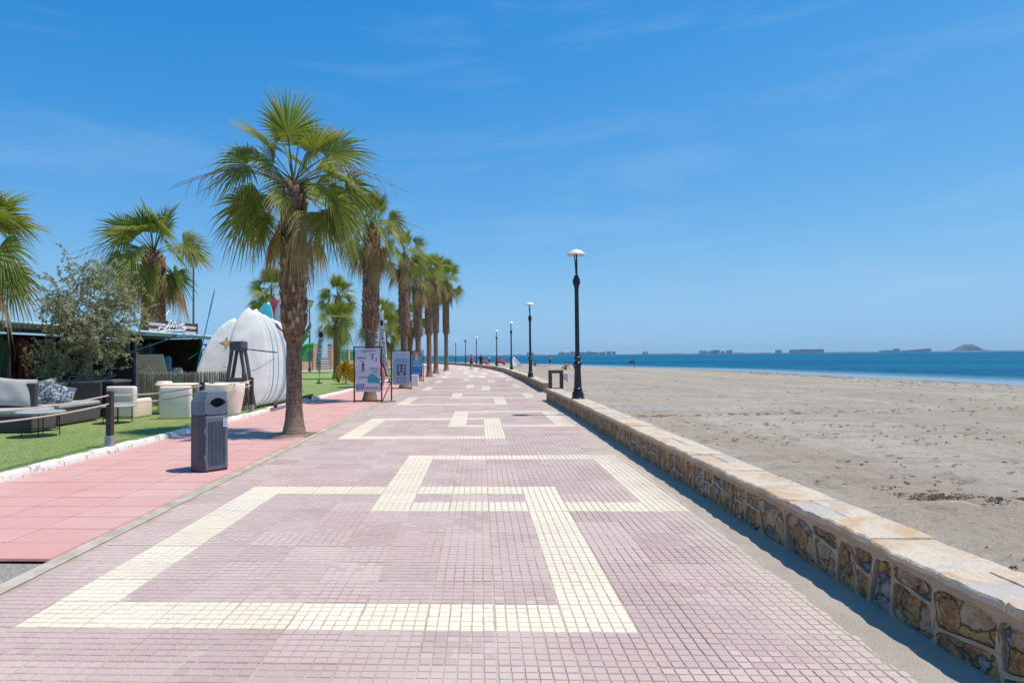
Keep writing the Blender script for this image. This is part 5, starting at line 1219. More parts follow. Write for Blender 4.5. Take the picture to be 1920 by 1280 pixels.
def drum(label, x, y, r_, h_, c, nm):
    root = thing('drum', label, 'drum', (x, y, TZ + .04)); mb = MB(); mb.lathe([(0, r_ * .95), (.03, r_), (h_ * .33, r_), (h_ * .34, r_ * 1.04), (h_ * .36, r_), (h_ * .66, r_), (h_ * .67, r_ * 1.04), (h_ * .69, r_), (h_ * .95, r_), (h_, r_ * .9)], 20); mb.build('body', mat(nm, c, .5), root, smooth=True)
    mb = MB(); mb.lathe([(h_ - .01, r_ * .8), (h_ + .03, r_ * .8), (h_ + .035, r_ * .7)], 20); mb.build('lid', M_frame, root)
drum('blue plastic drum inside the surf hut near the right post', -12.35, 24.5, .30, 1.5, (.04, .14, .26), 'drum_blue'); drum('pale bag like drum beside the blue one in the hut', -12.2, 25.1, .30, 1.05, (.40, .39, .33), 'drum_pale')
drum('dark green drum deeper inside the surf hut', -12.9, 22.9, .28, 1.6, (.05, .13, .07), 'drum_green')
kg = thing('sail_panel', 'khaki panel with a brown batten leaning in front of the surf hut', 'panel', (-10.75, 20.6, TZ), R(12)); mb = MB(); mb.prism([(-1.3, .1), (.65, .1), (.25, 1.62), (-.9, 1.62), (-1.3, 1.3)], 'y', -.03, .03); o = mb.build('panel', mat('khaki_sheet', (.21, .225, .165), .7, .1, 2), kg); o.rotation_euler.x = R(-9)
mb = MB(); mb.tube([(-1.2, -.05, .72), (-.1, -.21, 1.28), (.25, -.13, .70)], .028, 4); mb.build('batten', mat('orange_wood', (.27, .14, .06), .6), kg); 
def paddle(label, a, b, m_, bl=.4, fl=.10):
    root = thing('paddle', label, 'paddle', a); d = Vector(b) - Vector(a); mb = MB(); mb.tube([(0, 0, 0), d], .022, 6); mb.build('shaft', m_, root)
    L_ = d.length; u = d / L_; mb = MB(); pts = [u * (L_ - bl * .1 + bl * q) for q in (0, .2, .5, .8, 1.05)]; mb.tube(pts, [.02, fl * .8, fl, fl * .8, .03], 8, flat=.22); mb.build('blade', m_, root, smooth=True)
M_pblue = mat('paddle_blue', (.03, .23, .42), .4, .1); M_pcy = mat('mast_cyan', (.03, .30, .46), .45, .1)
paddle('tall cyan blue paddle standing upright against the sky right of the hut', (-11.75, 25.6, TZ), (-11.18, 25.9, 3.2), M_pcy, 1.3, .075)
paddle('blue paddle slung diagonally under the hut roof', (-12.3, 21.6, 1.72), (-11.5, 23.6, 2.36), M_pblue, .6, .13)
paddle('blue paddle leaning at the right end of the hut', (-12.0, 25.9, 1.55), (-11.4, 27.6, 2.35), M_pblue, .5, .09)
def vest(label, x, y, z, c, nm):
    root = thing('life_vest', label, 'life vest', (x, y, z), rd.uniform(-.4, .4)); m_ = mat(nm, c, .75)
    for s_ in (-1, 1): mb = MB(); mb.rbox((s_ * .11, -.03, .28), (.2, .12, .5), .04, 2); mb.build('panel', m_, root, smooth=True)
    mb = MB(); mb.rbox((0, .08, .30), (.40, .08, .52), .03, 2); mb.build('back_panel', m_, root, smooth=True)
hr = thing('hanging_rail', 'rail of bright gear at the right end of the surf hut', 'rail', (-11.75, 28.2, TZ)); 
for s_ in (-1, 1): mb = MB(); mb.box((s_ * .9, 0, 1.05), (.06, .06, 2.1)); mb.build('post', M_hutw, hr)
for z in (.75, 1.5, 2.07): mb = MB(); mb.box((0, 0, z), (1.86, .3, .05)); mb.build('bar', M_hutw, hr)
for i, (c, lab) in enumerate((((.45, .04, .03), 'red life vest on the gear rail by the hut'), ((.65, .63, .6), 'white life vest on the gear rail by the hut'), ((.06, .2, .42), 'blue life vest on the gear rail by the hut'), ((.60, .40, .02), 'yellow life vest high on the gear rail'), ((.5, .05, .05), 'second red life vest, low on the gear rail'))):
    vest(lab, -12.4 + i * .34, 28.15, TZ + (.78, 1.53, 1.53, 1.53, .78)[i] - (0, 0, 0, 0, 0)[i], c, 'vest_%d' % i)
of = thing('foam_panel', 'upright orange foam mat beside the left stack of boards', 'mat', (-10.75, 26.6, TZ)); mb = MB(); mb.rbox((0, 0, .85), (.55, .12, 1.7), .04, 2); mb.build('pad', mat('orange_foam', (.62, .25, .01), .6), of); mb = MB(); mb.box((0, 0, .9), (.57, .13, .05)); mb.build('strap', M_frame, of)
def inflatable(label, x, y, z, c, nm, tubes):
    root = thing('inflatable_toy', label, 'inflatable', (x, y, z)); m_ = mat(nm, c, .35)
    for pts, r_ in tubes: mb = MB(); mb.tube(catmull(pts, 5), r_, 10); mb.build('tube', m_, root, smooth=True)
inflatable('bright green inflatable heaped beside the hut left of the boards', -10.9, 27.6, TZ, (.03, .42, .05), 'toy_green', [([(-.9, 0, 1.7), (-.2, 0, 2.0), (.6, 0, 1.85), (1.0, 0, 1.5)], .2), ([(-.8, .2, .2), (-.6, .2, 1.0), (-.4, .2, 1.8)], .18), ([(.9, .1, .2), (.8, .1, 1.0), (.6, .1, 1.8)], .18)])
inflatable('bright green leaf shaped inflatable right of the surfboards behind the near palm', -9.6, 33.0, TZ, (.03, .38, .06), 'toy_green2', [([(0, 0, 0), (.0, 0, 1.3), (.15, 0, 2.2), (.55, 0, 2.75)], .24), ([(.1, 0, 1.4), (.55, 0, 2.0), (.95, 0, 2.1)], .14), ([(-.1, 0, 1.2), (-.5, 0, 1.9), (-.6, 0, 2.3)], .14)])
# pole lamps on the lawn
M_gpole = mat('grey_pole', (.10, .115, .12), .5, .1)
def street_lamp(label, x, y, top, s):
    root = thing('street_lamp', label, 'street lamp', (x, y, TZ)); mb = MB(); mb.lathe([(0, .13 * s), (.5, .12 * s), (.55, .08 * s), (top, .05 * s)], 10); mb.build('pole', M_gpole, root, smooth=True)
    mb = MB(); mb.lathe([(top, .06 * s), (top + .15 * s, .22 * s), (top + .55 * s, .34 * s)], 12); mb.build('glass', M_glass, root, smooth=True)
    mb = MB(); mb.lathe([(top + .55 * s, .38 * s), (top + .62 * s, .36 * s), (top + .70 * s, .10 * s)], 12); mb.build('cap', M_gpole, root, smooth=True)
street_lamp('grey street lamp with funnel shaped lantern on the lawn beside the short palm', -17.2, 64, 6.4, 1.25)
street_lamp('slim grey lamp pole rising behind the hut sign next to the thick palm', -16.4, 36, 6.6, .9)

# ------------------------------------------------------------------ brick boundary wall with green screens
M_brick = mat('orange_brick', (.56, .29, .17), .9, .15, 1.2, .3, 20, world=True, c2=(.60, .36, .24)); M_net = mat('green_net', (.035, .20, .085), .8, .2, 1.5, world=True); M_net2 = mat('bright_green_band', (.04, .36, .12), .7, .1); M_pave = mat('far_pavement', (.50, .45, .39), .9, .1, world=True)
A0, A1 = Vector((-22.5, 62.0, 0)), Vector((-9.5, 92, 0)); dv = (A1 - A0).normalized(); ang = math.atan2(dv.y, dv.x); LL = (A1 - A0).length
bw = thing('boundary_wall', 'orange brick boundary wall with green screens at the back of the lawn', 'wall', tuple(A0), ang)
mb = MB(); mb.box((LL / 2, 0, .55), (LL, .25, 1.1)); mb.build('plinth', M_brick, bw)
nb = int(LL / 3.1)
for i in range(nb + 1):
    x = i * LL / nb; mb = MB(); big = i in (3, 4); mb.box((x, -.02, 1.5 if big else 1.25), (.9 if big else .35, .5 if big else .32, 3.2 if big else 2.5)); mb.build('pier', M_brick, bw)
    if i < nb and i != 3:
        x1 = (i + 1) * LL / nb; mb = MB(); mb.box(((x + x1) / 2, 0, 1.75), (x1 - x - .4, .05, 1.3)); mb.build('screen', M_net, bw)
        mb = MB(); mb.box(((x + x1) / 2, -.03, 2.30), (x1 - x - .4, .03, .28)); mb.build('screen_band', M_net2, bw)
        for q in (.33, .66): mb = MB(); mb.tube([(x + (x1 - x) * q, -.06, 1.1), (x + (x1 - x) * q, -.06, 2.42)], .03, 5); mb.build('screen_post', M_gpole, bw)
x0, x1 = 3 * LL / nb + .45, 4 * LL / nb - .45
for i in range(9): mb = MB(); mb.box(((x0 + x1) / 2, -.16, .35 + i * .29), (x1 - x0, .06, .13)); mb.build('gate_slat', mat('pale_slat', (.50, .47, .45), .6), bw)
mb = MB(); a = A0 - Vector((dv.y, -dv.x, 0)) * -3.0; b = A1 - Vector((dv.y, -dv.x, 0)) * -3.0
mb.add([(A0.x, A0.y, TZ + .01), (A1.x, A1.y, TZ + .01), (b.x, b.y, TZ + .01), (a.x, a.y, TZ + .01)], [(0, 1, 2, 3)]); tag(mb.build('back_pavement', M_pave), kind='structure')
# yellow shrub and pink ring by the first sign
def shrub(label, x, y, s, cols_, seed):
    rd = random.Random(seed); root = thing('shrub', label, 'shrub', (x, y, TZ)); mb = MB(); C = []
    for i in range(700):
        a, b = rd.uniform(0, 2 * PI), rd.uniform(0, 1.5); r_ = s * rd.uniform(.5, 1); p = Vector((math.cos(a) * math.cos(b) * r_ * .6, math.sin(a) * math.cos(b) * r_ * .6, math.sin(b) * r_ * 1.1 + .1)); d = (p.normalized() + Vector((rd.gauss(0, .5), rd.gauss(0, .5), rd.gauss(.2, .4)))).normalized(); w_ = d.cross(Vector((rd.random(), rd.random(), rd.random()))).normalized() * .035 * s
        mb.add([p, p + d * .12 * s + w_, p + d * .26 * s, p + d * .12 * s - w_], [(0, 1, 2, 3)]); C += [rd.choice(cols_)] * 4
    tag(mb.build('foliage', attr_mat('shrub_leaf', .5, .25, .15, 8), root, colors=C, fix=False), kind='stuff')
    mb = MB(); mb.tube([(0, 0, 0), (.02, 0, s * .6)], [.04, .02], 6); mb.build('stem', M_olbark, root)
shrub('yellow orange leafy shrub on the lawn just left of the first poster board', -7.3, 34.5, .95, [(.45, .27, .03), (.52, .34, .04), (.30, .28, .04), (.42, .17, .02)], 71)
rg = thing('ring_toy', 'pink ring standing at the kerb between the first two poster boards', 'ring', (-4.75, 29.4, .02)); mb = MB(); mb.tube([(.28 * math.cos(a), 0, .62 + .52 * math.sin(a)) for a in np.linspace(0, 2 * PI, 25)], .09, 8, caps=False); mb.build('tube', mat('pink_vinyl', (.62, .17, .19), .4), rg, smooth=True); mb = MB(); mb.box((0, 0, .04), (.5, .3, .08)); mb.build('foot', M_galv, rg)

# ------------------------------------------------------------------ poster boards
M_sframe = mat('rusty_brown_frame', (.065, .040, .032), .6, .3, 14, .3, 60)
M_ink = mat('black_ink', (.015, .015, .018), .6, .0); M_teal = mat('teal_ink', (.06, .32, .42), .5, .1, 10); M_winkk = mat('white_ink', (.75, .75, .76), .5, .0)
def poster_mat(name, ramp):
    t = NT(name); g = t.n('ShaderNodeSeparateXYZ', {0: t.obj()}).outputs[2]; f = t.noise(t.obj(), 3.2, 4, .6, 1.0).outputs['Fac']
    r_ = t.n('ShaderNodeValToRGB', {'Fac': t.math('ADD', t.rng(g, 0.2, 1.85, 0, 1, False), t.math('MULTIPLY', t.math('SUBTRACT', f, .5), .35))}); e = r_.color_ramp.elements
    e[0].position, e[0].color = ramp[0][0], c4(ramp[0][1]); e[1].position, e[1].color = ramp[-1][0], c4(ramp[-1][1])
    for p_, c in ramp[1:-1]: q = e.new(p_); q.color = c4(c)
    t.pbsdf(r_.outputs[0], .4); return t.m
PM1 = poster_mat('poster_pale', [(0, (.46, .48, .62)), (.3, (.62, .62, .70)), (.5, (.50, .54, .66)), (.7, (.66, .66, .73)), (1, (.55, .56, .68))])
PM2 = poster_mat('poster_blue', [(0, (.30, .42, .50)), (.35, (.25, .42, .56)), (.65, (.23, .44, .62)), (.85, (.48, .52, .62)), (1, (.58, .56, .64))])
PM3 = poster_mat('poster_sea', [(0, (.02, .07, .22)), (.25, (.02, .16, .45)), (.45, (.03, .28, .55)), (.62, (.10, .36, .55)), (.72, (.05, .28, .33)), (.85, (.28, .24, .26)), (1, (.35, .28, .28))])
def board(label, x0, x1, y, top, pb, pm, brace):
    wd = x1 - x0; root = thing('poster_board', label, 'sign', ((x0 + x1) / 2, y, .014)); h_ = top
    for s_ in (-1, 1): mb = MB(); mb.box((s_ * (wd / 2 - .02), 0, h_ / 2), (.045, .045, h_)); mb.build('upright', M_sframe, root)
    for z in (h_ - .02, .05): mb = MB(); mb.box((0, .001, z), (wd - .09, .04, .045)); mb.build('rail', M_sframe, root)
    for s_ in (-1, 1): mb = MB(); mb.box((s_ * (wd / 2 - .02), 0, .012), (.09, .14, .024)); mb.build('foot', M_galv, root)
    p_ = MB(); p_.box((0, -.012, (pb + h_ - .07) / 2), (wd - .14, .012, h_ - .07 - pb)); po = p_.build('poster', pm, root)
    if brace:
        mb = MB(); mb.box((wd / 2 + .28, .25, .76), (.045, .045, 1.5)); mb.build('rear_upright', M_sframe, root)
        mb = MB(); mb.tube([(wd / 2, .02, .03), (wd / 2 + .28, .25, .72)], .02, 4); mb.build('brace', M_sframe, root)
        mb = MB(); mb.tube([(wd / 2, .02, .02), (wd / 2 + .42, .26, .02)], .02, 4); mb.build('foot_bar', M_sframe, root)
    return root, po
def figure(parent, x, z, s, m_, y=-.0205, pose=0):
    mb = MB(); mb.prism([(x + .05 * s * math.cos(a), z + .43 * s + .06 * s * math.sin(a)) for a in np.linspace(0, 2 * PI, 11)[:-1]], 'y', y, y + .002)
    mb.prism([(x - .09 * s, z + .34 * s), (x + .09 * s, z + .34 * s), (x + .07 * s, z + .05 * s), (x - .07 * s, z + .05 * s)], 'y', y, y + .002)
    mb.prism([(x - .08 * s, z + .04 * s), (x - .005 * s, z + .04 * s), (x - .05 * s, z - .32 * s), (x - .12 * s, z - .32 * s)], 'y', y, y + .002); mb.prism([(x + .005 * s, z + .04 * s), (x + .08 * s, z + .04 * s), (x + .12 * s, z - .32 * s), (x + .05 * s, z - .32 * s)], 'y', y, y + .002)
    if pose: mb.prism([(x - .36 * s, z + .40 * s), (x + .36 * s, z + .48 * s), (x + .36 * s, z + .42 * s), (x - .36 * s, z + .33 * s)], 'y', y, y + .0015)
    return mb.build('figure_print', m_, parent)
yb_ = -.0205
r1, p1 = board('framed white poster board with black surf lettering, nearest of the three signs', -4.32, -3.34, 21.7, 1.90, .36, PM1, True)
for body, sz, x, z, sh in (('WING', .13, -.22, 1.50, .15), ('FOIL', .07, -.2, 1.40, .1), ('PADDLE', .085, .21, 1.14, .15), ('SUP', .11, .24, 1.03, .15), ('KITESURF', .092, -.15, .84, .12), ('WINDSURF', .10, .13, .48, .15)):
    text('lettering', body, sz, (x, yb_, z), M_ink, p1, shear=sh, sx=.9)
script(p1, [[(-.9, 0), (-.6, .3), (-.5, -.05), (-.3, .2), (-.1, 0), (.1, .22), (.3, 0), (.5, .2), (.9, .1)], [(-1.0, -.12), (0, -.05), (1.1, .05)]], (.02, yb_, 1.73), .24, .006, M_ink)
figure(p1, -.16, 1.18, .42, M_ink); figure(p1, .16, 1.52, .26, M_ink, pose=1); figure(p1, .29, 1.44, .20, M_ink); figure(p1, .29, .80, .30, M_bblue); figure(p1, -.15, .52, .24, M_ink, pose=1)
wv_ = [(-.02, .66), (.42, .64), (.42, .80), (.32, .84), (.24, .92), (.14, .97), (.05, .93), (0, .82)]; mb = MB(); mb.prism(wv_, 'y', -.0195, -.0185); mb.build('wave_print', M_teal, p1)
mb = MB(); mb.prism([(-.40, .42), (-.18, .44), (-.2, .64), (-.40, .62)], 'y', -.0195, -.0185); mb.build('picture_print', mat('violet_print', (.22, .27, .50), .5, .4, 12), p1)
r2, p2 = board('framed pale blue poster board with a dark timetable, middle of the three signs', -4.22, -3.26, 30.2, 1.86, .22, PM2, False)
mb = MB(); mb.prism([(-.20, .66), (.22, .66), (.22, 1.18), (-.20, 1.18)], 'y', -.0195, -.0185); tt_ = mb.build('timetable', mat('slate_print', (.055, .07, .12), .5), p2)
mb = MB()
for i in range(5):
    for s_ in (-.09, .11): mb.box((s_, -.0205, 1.12 - i * .068), (.10 + .02 * (i % 2), .001, .022))
mb.box((.01, -.0205, .765), (.20, .001, .028)); mb.box((.01, -.0205, .70), (.12, .001, .026)); mb.build('timetable_lines', M_winkk, tt_)
script(p2, [[(-.9, 0), (-.6, .35), (-.5, -.05), (-.3, .2), (-.1, 0), (.2, .22), (.4, 0), (.9, .3)]], (.0, yb_, 1.62), .30, .006, M_bblue)
mb = MB(); mb.box((.0, -.0195, 1.40), (.50, .001, .03)); mb.box((0, -.0195, 1.30), (.62, .001, .02)); mb.build('heading_lines', M_bnavy, p2)
for i, b_ in enumerate(('WIND SURF', 'SUP  KAYAK', 'ALQUILER')): text('lettering', b_, .10, (0, yb_, .54 - i * .10), M_bnavy, p2, sx=.9)
r3, p3 = board('framed bright blue poster board with a sail picture, farthest of three signs', -4.32, -3.48, 39.2, 1.92, .30, PM3, False)
mb = MB(); mb.prism([(-.10, 1.32), (.14, 1.30), (.02, 1.78), (-.08, 1.60)], 'y', -.0195, -.0185); mb.prism([(.0, 1.28), (.32, 1.46), (.30, 1.52), (.08, 1.36)], 'y', -.0195, -.0185); mb.build('sail_print', mat('sail_ink', (.66, .50, .46), .5, .3, 8), p3)
mb = MB(); mb.prism([(-.27 + .09 * math.cos(a), 1.76 + .09 * math.sin(a)) for a in np.linspace(0, 2 * PI, 15)[:-1]], 'y', -.0195, -.0185); mb.build('red_badge', mat('red_ink', (.5, .02, .03), .5), p3)
for i, (b_, z) in enumerate((('SURF', 1.18), ('CENTER', .98))): text('lettering', b_, .13, (.02, yb_, z), M_winkk, p3, sx=1.0)
script(p3, [[(-1, 0), (-.6, .3), (-.2, -.1), (.2, .3), (.6, -.1), (1, .2)], [(-.9, -.3), (-.3, 0), (.3, -.3), (.9, 0)]], (0, yb_, .50), .26, .008, M_winkk)
wb = thing('white_cube', 'white box standing on the red paving between the second and third poster boards', 'box', (-3.50, 34.0, .014)); mb = MB(); mb.rbox((0, 0, .27), (.40, .40, .54), .02, 2); mb.build('body', M_winkk, wb); mb = MB(); mb.rbox((0, 0, .555), (.42, .42, .03), .008, 1); mb.build('lid', mat('box_lid', (.68, .66, .64), .5), wb)
# feather flags
def feather(label, x, y, h_, wd, lean, seed):
    root = thing('feather_flag', label, 'flag', (x, y, TZ), 0, 'white feather flags'); mb = MB(); cv = lambda u: Vector((lean * u + .0, 0, h_ * u))
    mb.tube([cv(u) for u in np.linspace(0, 1, 10)], list(np.linspace(.02, .008, 10)), 6); mb.build('pole', M_galv, root)
    mb = MB(); n = 16
    for i in range(n + 1):
        u = .16 + .84 * i / n; w_ = wd * min(1, (u - .10) * 4) * (1 - max(0, (u - .80) / .2) ** 2.2); p = cv(u); mb.V += [tuple(p + Vector((.0, -.004 + .03 * math.sin(u * 9), 0))), tuple(p + Vector((-w_ * .5, -.03 * math.sin(u * 7), 0))), tuple(p + Vector((-w_, .03 * math.sin(u * 8 + 1), 0)))]
    for i in range(n):
        for j in range(2): mb.F.append((3 * i + j, 3 * i + j + 1, 3 * i + 4 + j, 3 * i + 3 + j)); mb.M.append(0)
    bo = mb.build('banner', mat('white_banner', (.74, .74, .75), .7, .04), root, smooth='all'); so_ = bo.modifiers.new('thick', 'SOLIDIFY'); so_.thickness = .006
    for i, ch in enumerate('SURFSCHOOL'[:9]): text('lettering', ch, .30, (lean * (.72 - i * .058) - wd * .5, -.05, h_ * (.72 - i * .058)), M_ink, bo, rot=(PI / 2, R(90), 0), ext=.004)
    mb = MB(); mb.prism([(lean * .82 - wd * .5 + .13 * math.cos(a), h_ * .82 + .17 * math.sin(a)) for a in np.linspace(0, 2 * PI, 13)[:-1]], 'y', -.056, -.05); mb.build('emblem', M_ink, bo)
    mb = MB(); mb.lathe([(0, .22), (.04, .2), (.08, .05), (.25, .03)], 12); mb.build('foot', M_frame, root)
feather('white feather flag with black letters right of the second palm trunk', -5.15, 36, 4.1, .36, -.30, 1)
feather('white feather flag mostly hidden behind the second palm trunk', -4.86, 29.5, 3.9, .30, .30, 2)
feather('white feather flag standing on the lawn right of the surfboards', -8.9, 35, 3.3, .30, .35, 3)

# ------------------------------------------------------------------ people
M_skin = mat('skin', (.48, .29, .20), .6, .06); M_hair = mat('dark_hair', (.025, .018, .014), .7)
def person(label, loc, rz, J, radii, edges, zones, s=1.0, shoes=True, hair=M_hair, hairat='head'):
    """one continuous skinned body; zones: function(co)-> material index"""
    root = thing('person', label, 'person', loc, rz); root.scale = (s,) * 3
    names = list(J); me = bpy.data.meshes.new('body'); me.from_pydata([J[n] for n in names], [(names.index(a), names.index(b)) for a, b in edges], [])
    ob = bpy.data.objects.new('body', me); col.objects.link(ob); ob.modifiers.new('skin', 'SKIN'); sub = ob.modifiers.new('sub', 'SUBSURF'); sub.levels = 2; sub.render_levels = 2
    for i, n in enumerate(names): r_ = radii[n]; me.skin_vertices[0].data[i].radius = r_ if isinstance(r_, tuple) else (r_, r_); me.skin_vertices[0].data[i].use_root = (n == 'pelvis')
    dg = bpy.context.evaluated_depsgraph_get(); nm = bpy.data.meshes.new_from_object(ob.evaluated_get(dg)); bpy.data.objects.remove(ob)
    nm.materials.clear(); mats_, fn = zones
    for m_ in mats_: nm.materials.append(m_)
    for p in nm.polygons: p.material_index = fn(p.center); p.use_smooth = True
    b = inst('body', nm, root)
    hx = J[hairat]; mb = MB(); mb.lathe([(-.02, .098), (.04, .108), (.09, .095), (.125, .05), (.135, .005)], 12, (hx[0], hx[1] - 0.0, hx[2])); o = mb.build('hair', hair, root, smooth='all'); return root
BE = [('pelvis', 'waist'), ('waist', 'chest'), ('chest', 'neck'), ('neck', 'head'), ('head', 'crown'), ('chest', 'ls'), ('ls', 'le'), ('le', 'lw'), ('lw', 'lh'), ('chest', 'rs'), ('rs', 're'), ('re', 'rw'), ('rw', 'rh'), ('pelvis', 'lhip'), ('lhip', 'lk'), ('lk', 'la'), ('la', 'lt'), ('pelvis', 'rhip'), ('rhip', 'rk'), ('rk', 'ra'), ('ra', 'rt')]
RADS = dict(pelvis=(.15, .11), waist=(.135, .10), chest=(.16, .11), neck=.055, head=(.078, .09), crown=(.07, .08), ls=.06, le=.042, lw=.03, lh=.035, rs=.06, re=.042, rw=.03, rh=.035, lhip=.09, lk=.058, la=.04, lt=.036, rhip=.09, rk=.058, ra=.04, rt=.036)
def walk_pose(ph, elbow=.15):
    a = ph; return dict(pelvis=(0, 0, .93), waist=(0, 0, 1.08), chest=(0, .02, 1.30), neck=(0, .03, 1.47), head=(0, .05, 1.58), crown=(0, .05, 1.68), ls=(-.19, .02, 1.38), le=(-.25, .04 - a * .10, 1.12), lw=(-.24, .14 - a * .16, .92), lh=(-.23, .18 - a * .18, .84), rs=(.19, .02, 1.38), re=(.25, .0 + a * .10, 1.12), rw=(.24, .10 + a * .2, .93), rh=(.23, .14 + a * .22, .86),
                    lhip=(-.09, 0, .86), lk=(-.10, .04 + a * .14, .48), la=(-.09, -.03 + a * .22, .08), lt=(-.10, .12 + a * .22, .04), rhip=(.09, 0, .86), rk=(.10, .06 - a * .06, .48), ra=(.09, -.08 - a * .24, .14), rt=(.10, .04 - a * .26, .05))
M_redtop = mat('red_top', (.55, .025, .03), .8); M_blkshort = mat('black_shorts', (.02, .02, .022), .8); M_navytop = mat('navy_shirt', (.012, .014, .022), .8); M_gshort = mat('grey_shorts', (.055, .052, .055), .8); M_shoe = mat('white_shoe', (.62, .60, .58), .6); M_dshoe = mat('dark_shoe', (.06, .06, .07), .6); M_cap = mat('grey_cap', (.08, .09, .10), .8)
def zone_walk(top, short, sleeve):
    def fn(c):
        if c.z < .085: return 3
        if .62 < c.z < .98 and abs(c.x) < .20: return 1
        if .95 < c.z < 1.46 and abs(c.x) < (.36 if sleeve and c.z > 1.16 else .17): return 0
        return 2
    return ([top, short, M_skin, M_shoe], fn)
person('person in a red sleeveless top and dark shorts walking away along the promenade', (-.98, 70.5, 0), 0, walk_pose(1), RADS, BE, zone_walk(M_redtop, M_blkshort, False), 1.0, hair=mat('purple_cap', (.05, .03, .08), .7))
person('person in a dark shirt and shorts walking away beside the one in red', (.08, 70.1, 0), 0, walk_pose(-.8), RADS, BE, zone_walk(M_navytop, M_gshort, True), 1.01, hair=M_cap)
person('person in a red top half hidden behind the third poster board', (-5.0, 46.5, .0), .4, walk_pose(.2), RADS, BE, zone_walk(M_redtop, M_blkshort, True), 1.0)
def bz(x, y): return beach_z(x, y) - .02
stand = walk_pose(.1)
for lab, x, y, top, sh in (('person in a white shirt and dark trousers standing by the red bags on the beach', 1.6, 112, mat('white_shirt', (.6, .6, .6), .8), M_blkshort), ('bare backed person standing behind the red bags on the beach', 4.2, 114, M_skin, M_gshort), ('person in dark shorts standing at the water edge between the second and near lamp posts', 10.6, 98, M_skin, M_blkshort)):
    person(lab, (x, y, bz(x, y)), rd.uniform(-1, 1), stand, RADS, BE, zone_walk(top, sh, True))
# person bending at the water's edge
BP = dict(pelvis=(0, 0, .90), waist=(-.14, 0, .98), chest=(-.36, 0, .92), neck=(-.50, 0, .84), head=(-.58, 0, .76), crown=(-.64, 0, .70), ls=(-.36, -.18, .86), le=(-.38, -.20, .60), lw=(-.42, -.18, .38), lh=(-.44, -.17, .30), rs=(-.36, .18, .86), re=(-.36, .2, .60), rw=(-.36, .18, .40), rh=(-.38, .17, .32), lhip=(.02, -.09, .83), lk=(-.02, -.12, .46), la=(.06, -.12, .08), lt=(-.06, -.13, .04), rhip=(.02, .09, .83), rk=(.14, .14, .46), ra=(.26, .16, .08), rt=(.14, .17, .04))
person('person in dark clothes bending down at the water edge right of the near lamp post', (20.6, 87, bz(20.6, 87)), 0, BP, RADS, BE, ([M_navytop, M_blkshort, M_skin, M_skin], lambda c: 0 if (c.z > .66 and c.x < .02) else (1 if c.z > .55 and c.x > -.1 else 2)))
SP = dict(pelvis=(0, 0, .14), waist=(-.06, 0, .30), chest=(-.10, 0, .52), neck=(-.08, 0, .68), head=(-.05, 0, .79), crown=(-.05, 0, .88), ls=(-.1, -.19, .60), le=(-.2, -.24, .36), lw=(-.26, -.25, .14), lh=(-.28, -.25, .06), rs=(-.1, .19, .60), re=(.05, .24, .42), rw=(.2, .2, .40), rh=(.27, .18, .41), lhip=(.06, -.09, .13), lk=(.40, -.13, .42), la=(.62, -.12, .08), lt=(.74, -.13, .05), rhip=(.06, .09, .13), rk=(.42, .13, .38), ra=(.66, .13, .08), rt=(.78, .14, .05))
def sitz(top, sh): return ([top, sh, M_skin, M_skin], lambda c: 0 if (c.z > .2 and abs(c.y) < .17 and c.x < .1 and c.z < .66) else (1 if c.z < .3 and c.x < .3 else 2))
for lab, x, y, rz_, top in (('dark clothed person sitting on the beach by the turquoise mat', 8.2, 96, 2.6, M_navytop), ('person in an orange top sitting on a yellow towel on the beach', 9.3, 70, 2.0, mat('orange_top', (.55, .22, .08), .8)), ('person sitting just left of the near lamp post on the beach', 10.4, 71, 1.0, mat('mauve_top', (.30, .20, .24), .8))):
    person(lab, (x, y, bz(x, y) + .02), rz_, SP, RADS, BE, sitz(top, M_gshort))
def towel(label, x, y, wx, wy, c, nm, rz_=0):
    root = thing('towel', label, 'towel', (x, y, bz(x, y) + .05), rz_); mb = MB(); n = 8
    for i in range(n + 1):
        for j in range(4): mb.V.append((-wx / 2 + wx * i / n, -wy / 2 + wy * j / 3, .02 * math.sin(i * 2.1 + j)))
    for i in range(n):
        for j in range(3): mb.F.append((i * 4 + j, i * 4 + j + 1, i * 4 + 5 + j, i * 4 + 4 + j)); mb.M.append(0)
    o = mb.build('cloth', mat(nm, c, .9), root); q = o.modifiers.new('thick', 'SOLIDIFY'); q.thickness = .04
towel('turquoise mat lying on the beach beside the second lamp post', 7.3, 95.5, 2.2, 1.0, (.03, .36, .48), 'towel_turq'); towel('yellow towel spread on the beach left of the near lamp post', 8.3, 69.5, 2.2, 1.2, (.46, .36, .06), 'towel_yel'); towel('dark towel on the beach beside the seated dark clothed person', 9.3, 96.5, 1.6, .9, (.05, .06, .10), 'towel_dark')
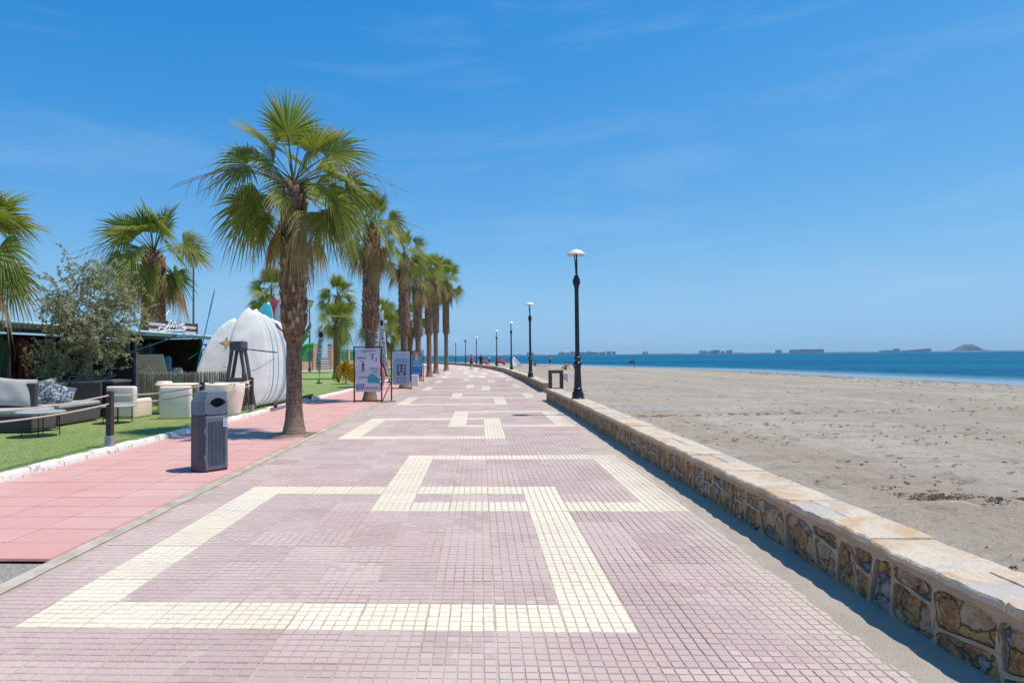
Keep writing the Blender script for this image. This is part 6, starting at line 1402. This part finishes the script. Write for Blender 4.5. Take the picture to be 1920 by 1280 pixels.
def bag(label, x, y, s, c, nm):
    root = thing('kite_bag', label, 'bag', (x, y, bz(x, y))); mb = MB(); mb.tube(catmull([(-.8 * s, 0, .2 * s), (-.3 * s, 0, .55 * s), (.3 * s, 0, .6 * s), (.8 * s, 0, .15 * s)], 4), .32 * s, 8, flat=.8); mb.build('body', mat(nm, c, .7), root, smooth=True); mb = MB(); mb.tube([(-.3 * s, -.1, .6 * s), (0, -.1, 1.05 * s), (.3 * s, -.1, .65 * s)], .04 * s, 5); mb.build('handle', M_frame, root)
bag('bright red kite bag on the beach right behind the walker in dark clothes', .6, 108, .9, (.55, .03, .05), 'bag_red'); bag('crumpled red kite lying on the beach left of the fourth lamp post', 3.4, 110, 1.1, (.50, .03, .06), 'bag_red2')
tn = thing('beach_tent', 'small white beach tent right of the fourth lamp post', 'tent', (5.9, 108, bz(5.9, 108))); mb = MB(); mb.add([(-1.0, -.6, 0), (1.1, -.6, 0), (1.1, .6, 0), (-1.0, .6, 0), (-.5, 0, 1.45), (-.2, .1, 1.4)], [(0, 1, 4), (1, 2, 5, 4), (2, 3, 5), (3, 0, 4, 5), (0, 3, 2, 1)]); mb.build('cover', mat('tent_white', (.7, .7, .7), .8), tn); mb = MB(); mb.tube([(-1.0, -.62, 0), (-.5, -.02, 1.45), (1.1, -.62, 0)], .02, 5); mb.build('pole', M_frame, tn)
ps = thing('folded_parasol', 'dark folded beach chair leaning beside the second lamp post on the beach', 'beach chair', (5.2, 90, bz(5.2, 90)))
mb = MB(); mb.prism([(0, .28), (.6, .22), (.62, .28), (.02, .34)], 'y', -.28, .28); mb.build('seat', M_bnavy, ps); mb = MB(); mb.prism([(0, .3), (-.45, 1.15), (-.40, 1.17), (.06, .32)], 'y', -.28, .28); mb.build('backrest', M_bnavy, ps)
for s_ in (-.27, .27):
    mb = MB(); mb.tube([(.55, s_, 0), (-.1, s_, .5)], .015, 5); mb.build('leg', M_galv, ps); mb = MB(); mb.tube([(-.2, s_, 0), (.5, s_, .4)], .015, 5); mb.build('leg', M_galv, ps)

# ------------------------------------------------------------------ air
mb = MB(); mb.box((0, 0, 74.), (27400, 27400, 160)); t = NT('haze_air')
v_ = t.n('ShaderNodeVolumePrincipled', {'Color': (.52, .76, 1, 1), 'Density': 4.5e-5, 'Anisotropy': .3}); t.t.links.new(v_.outputs[0], t.out.inputs['Volume'])
hz_o = mb.build('haze', t.m); hz_o['kind'] = 'stuff'
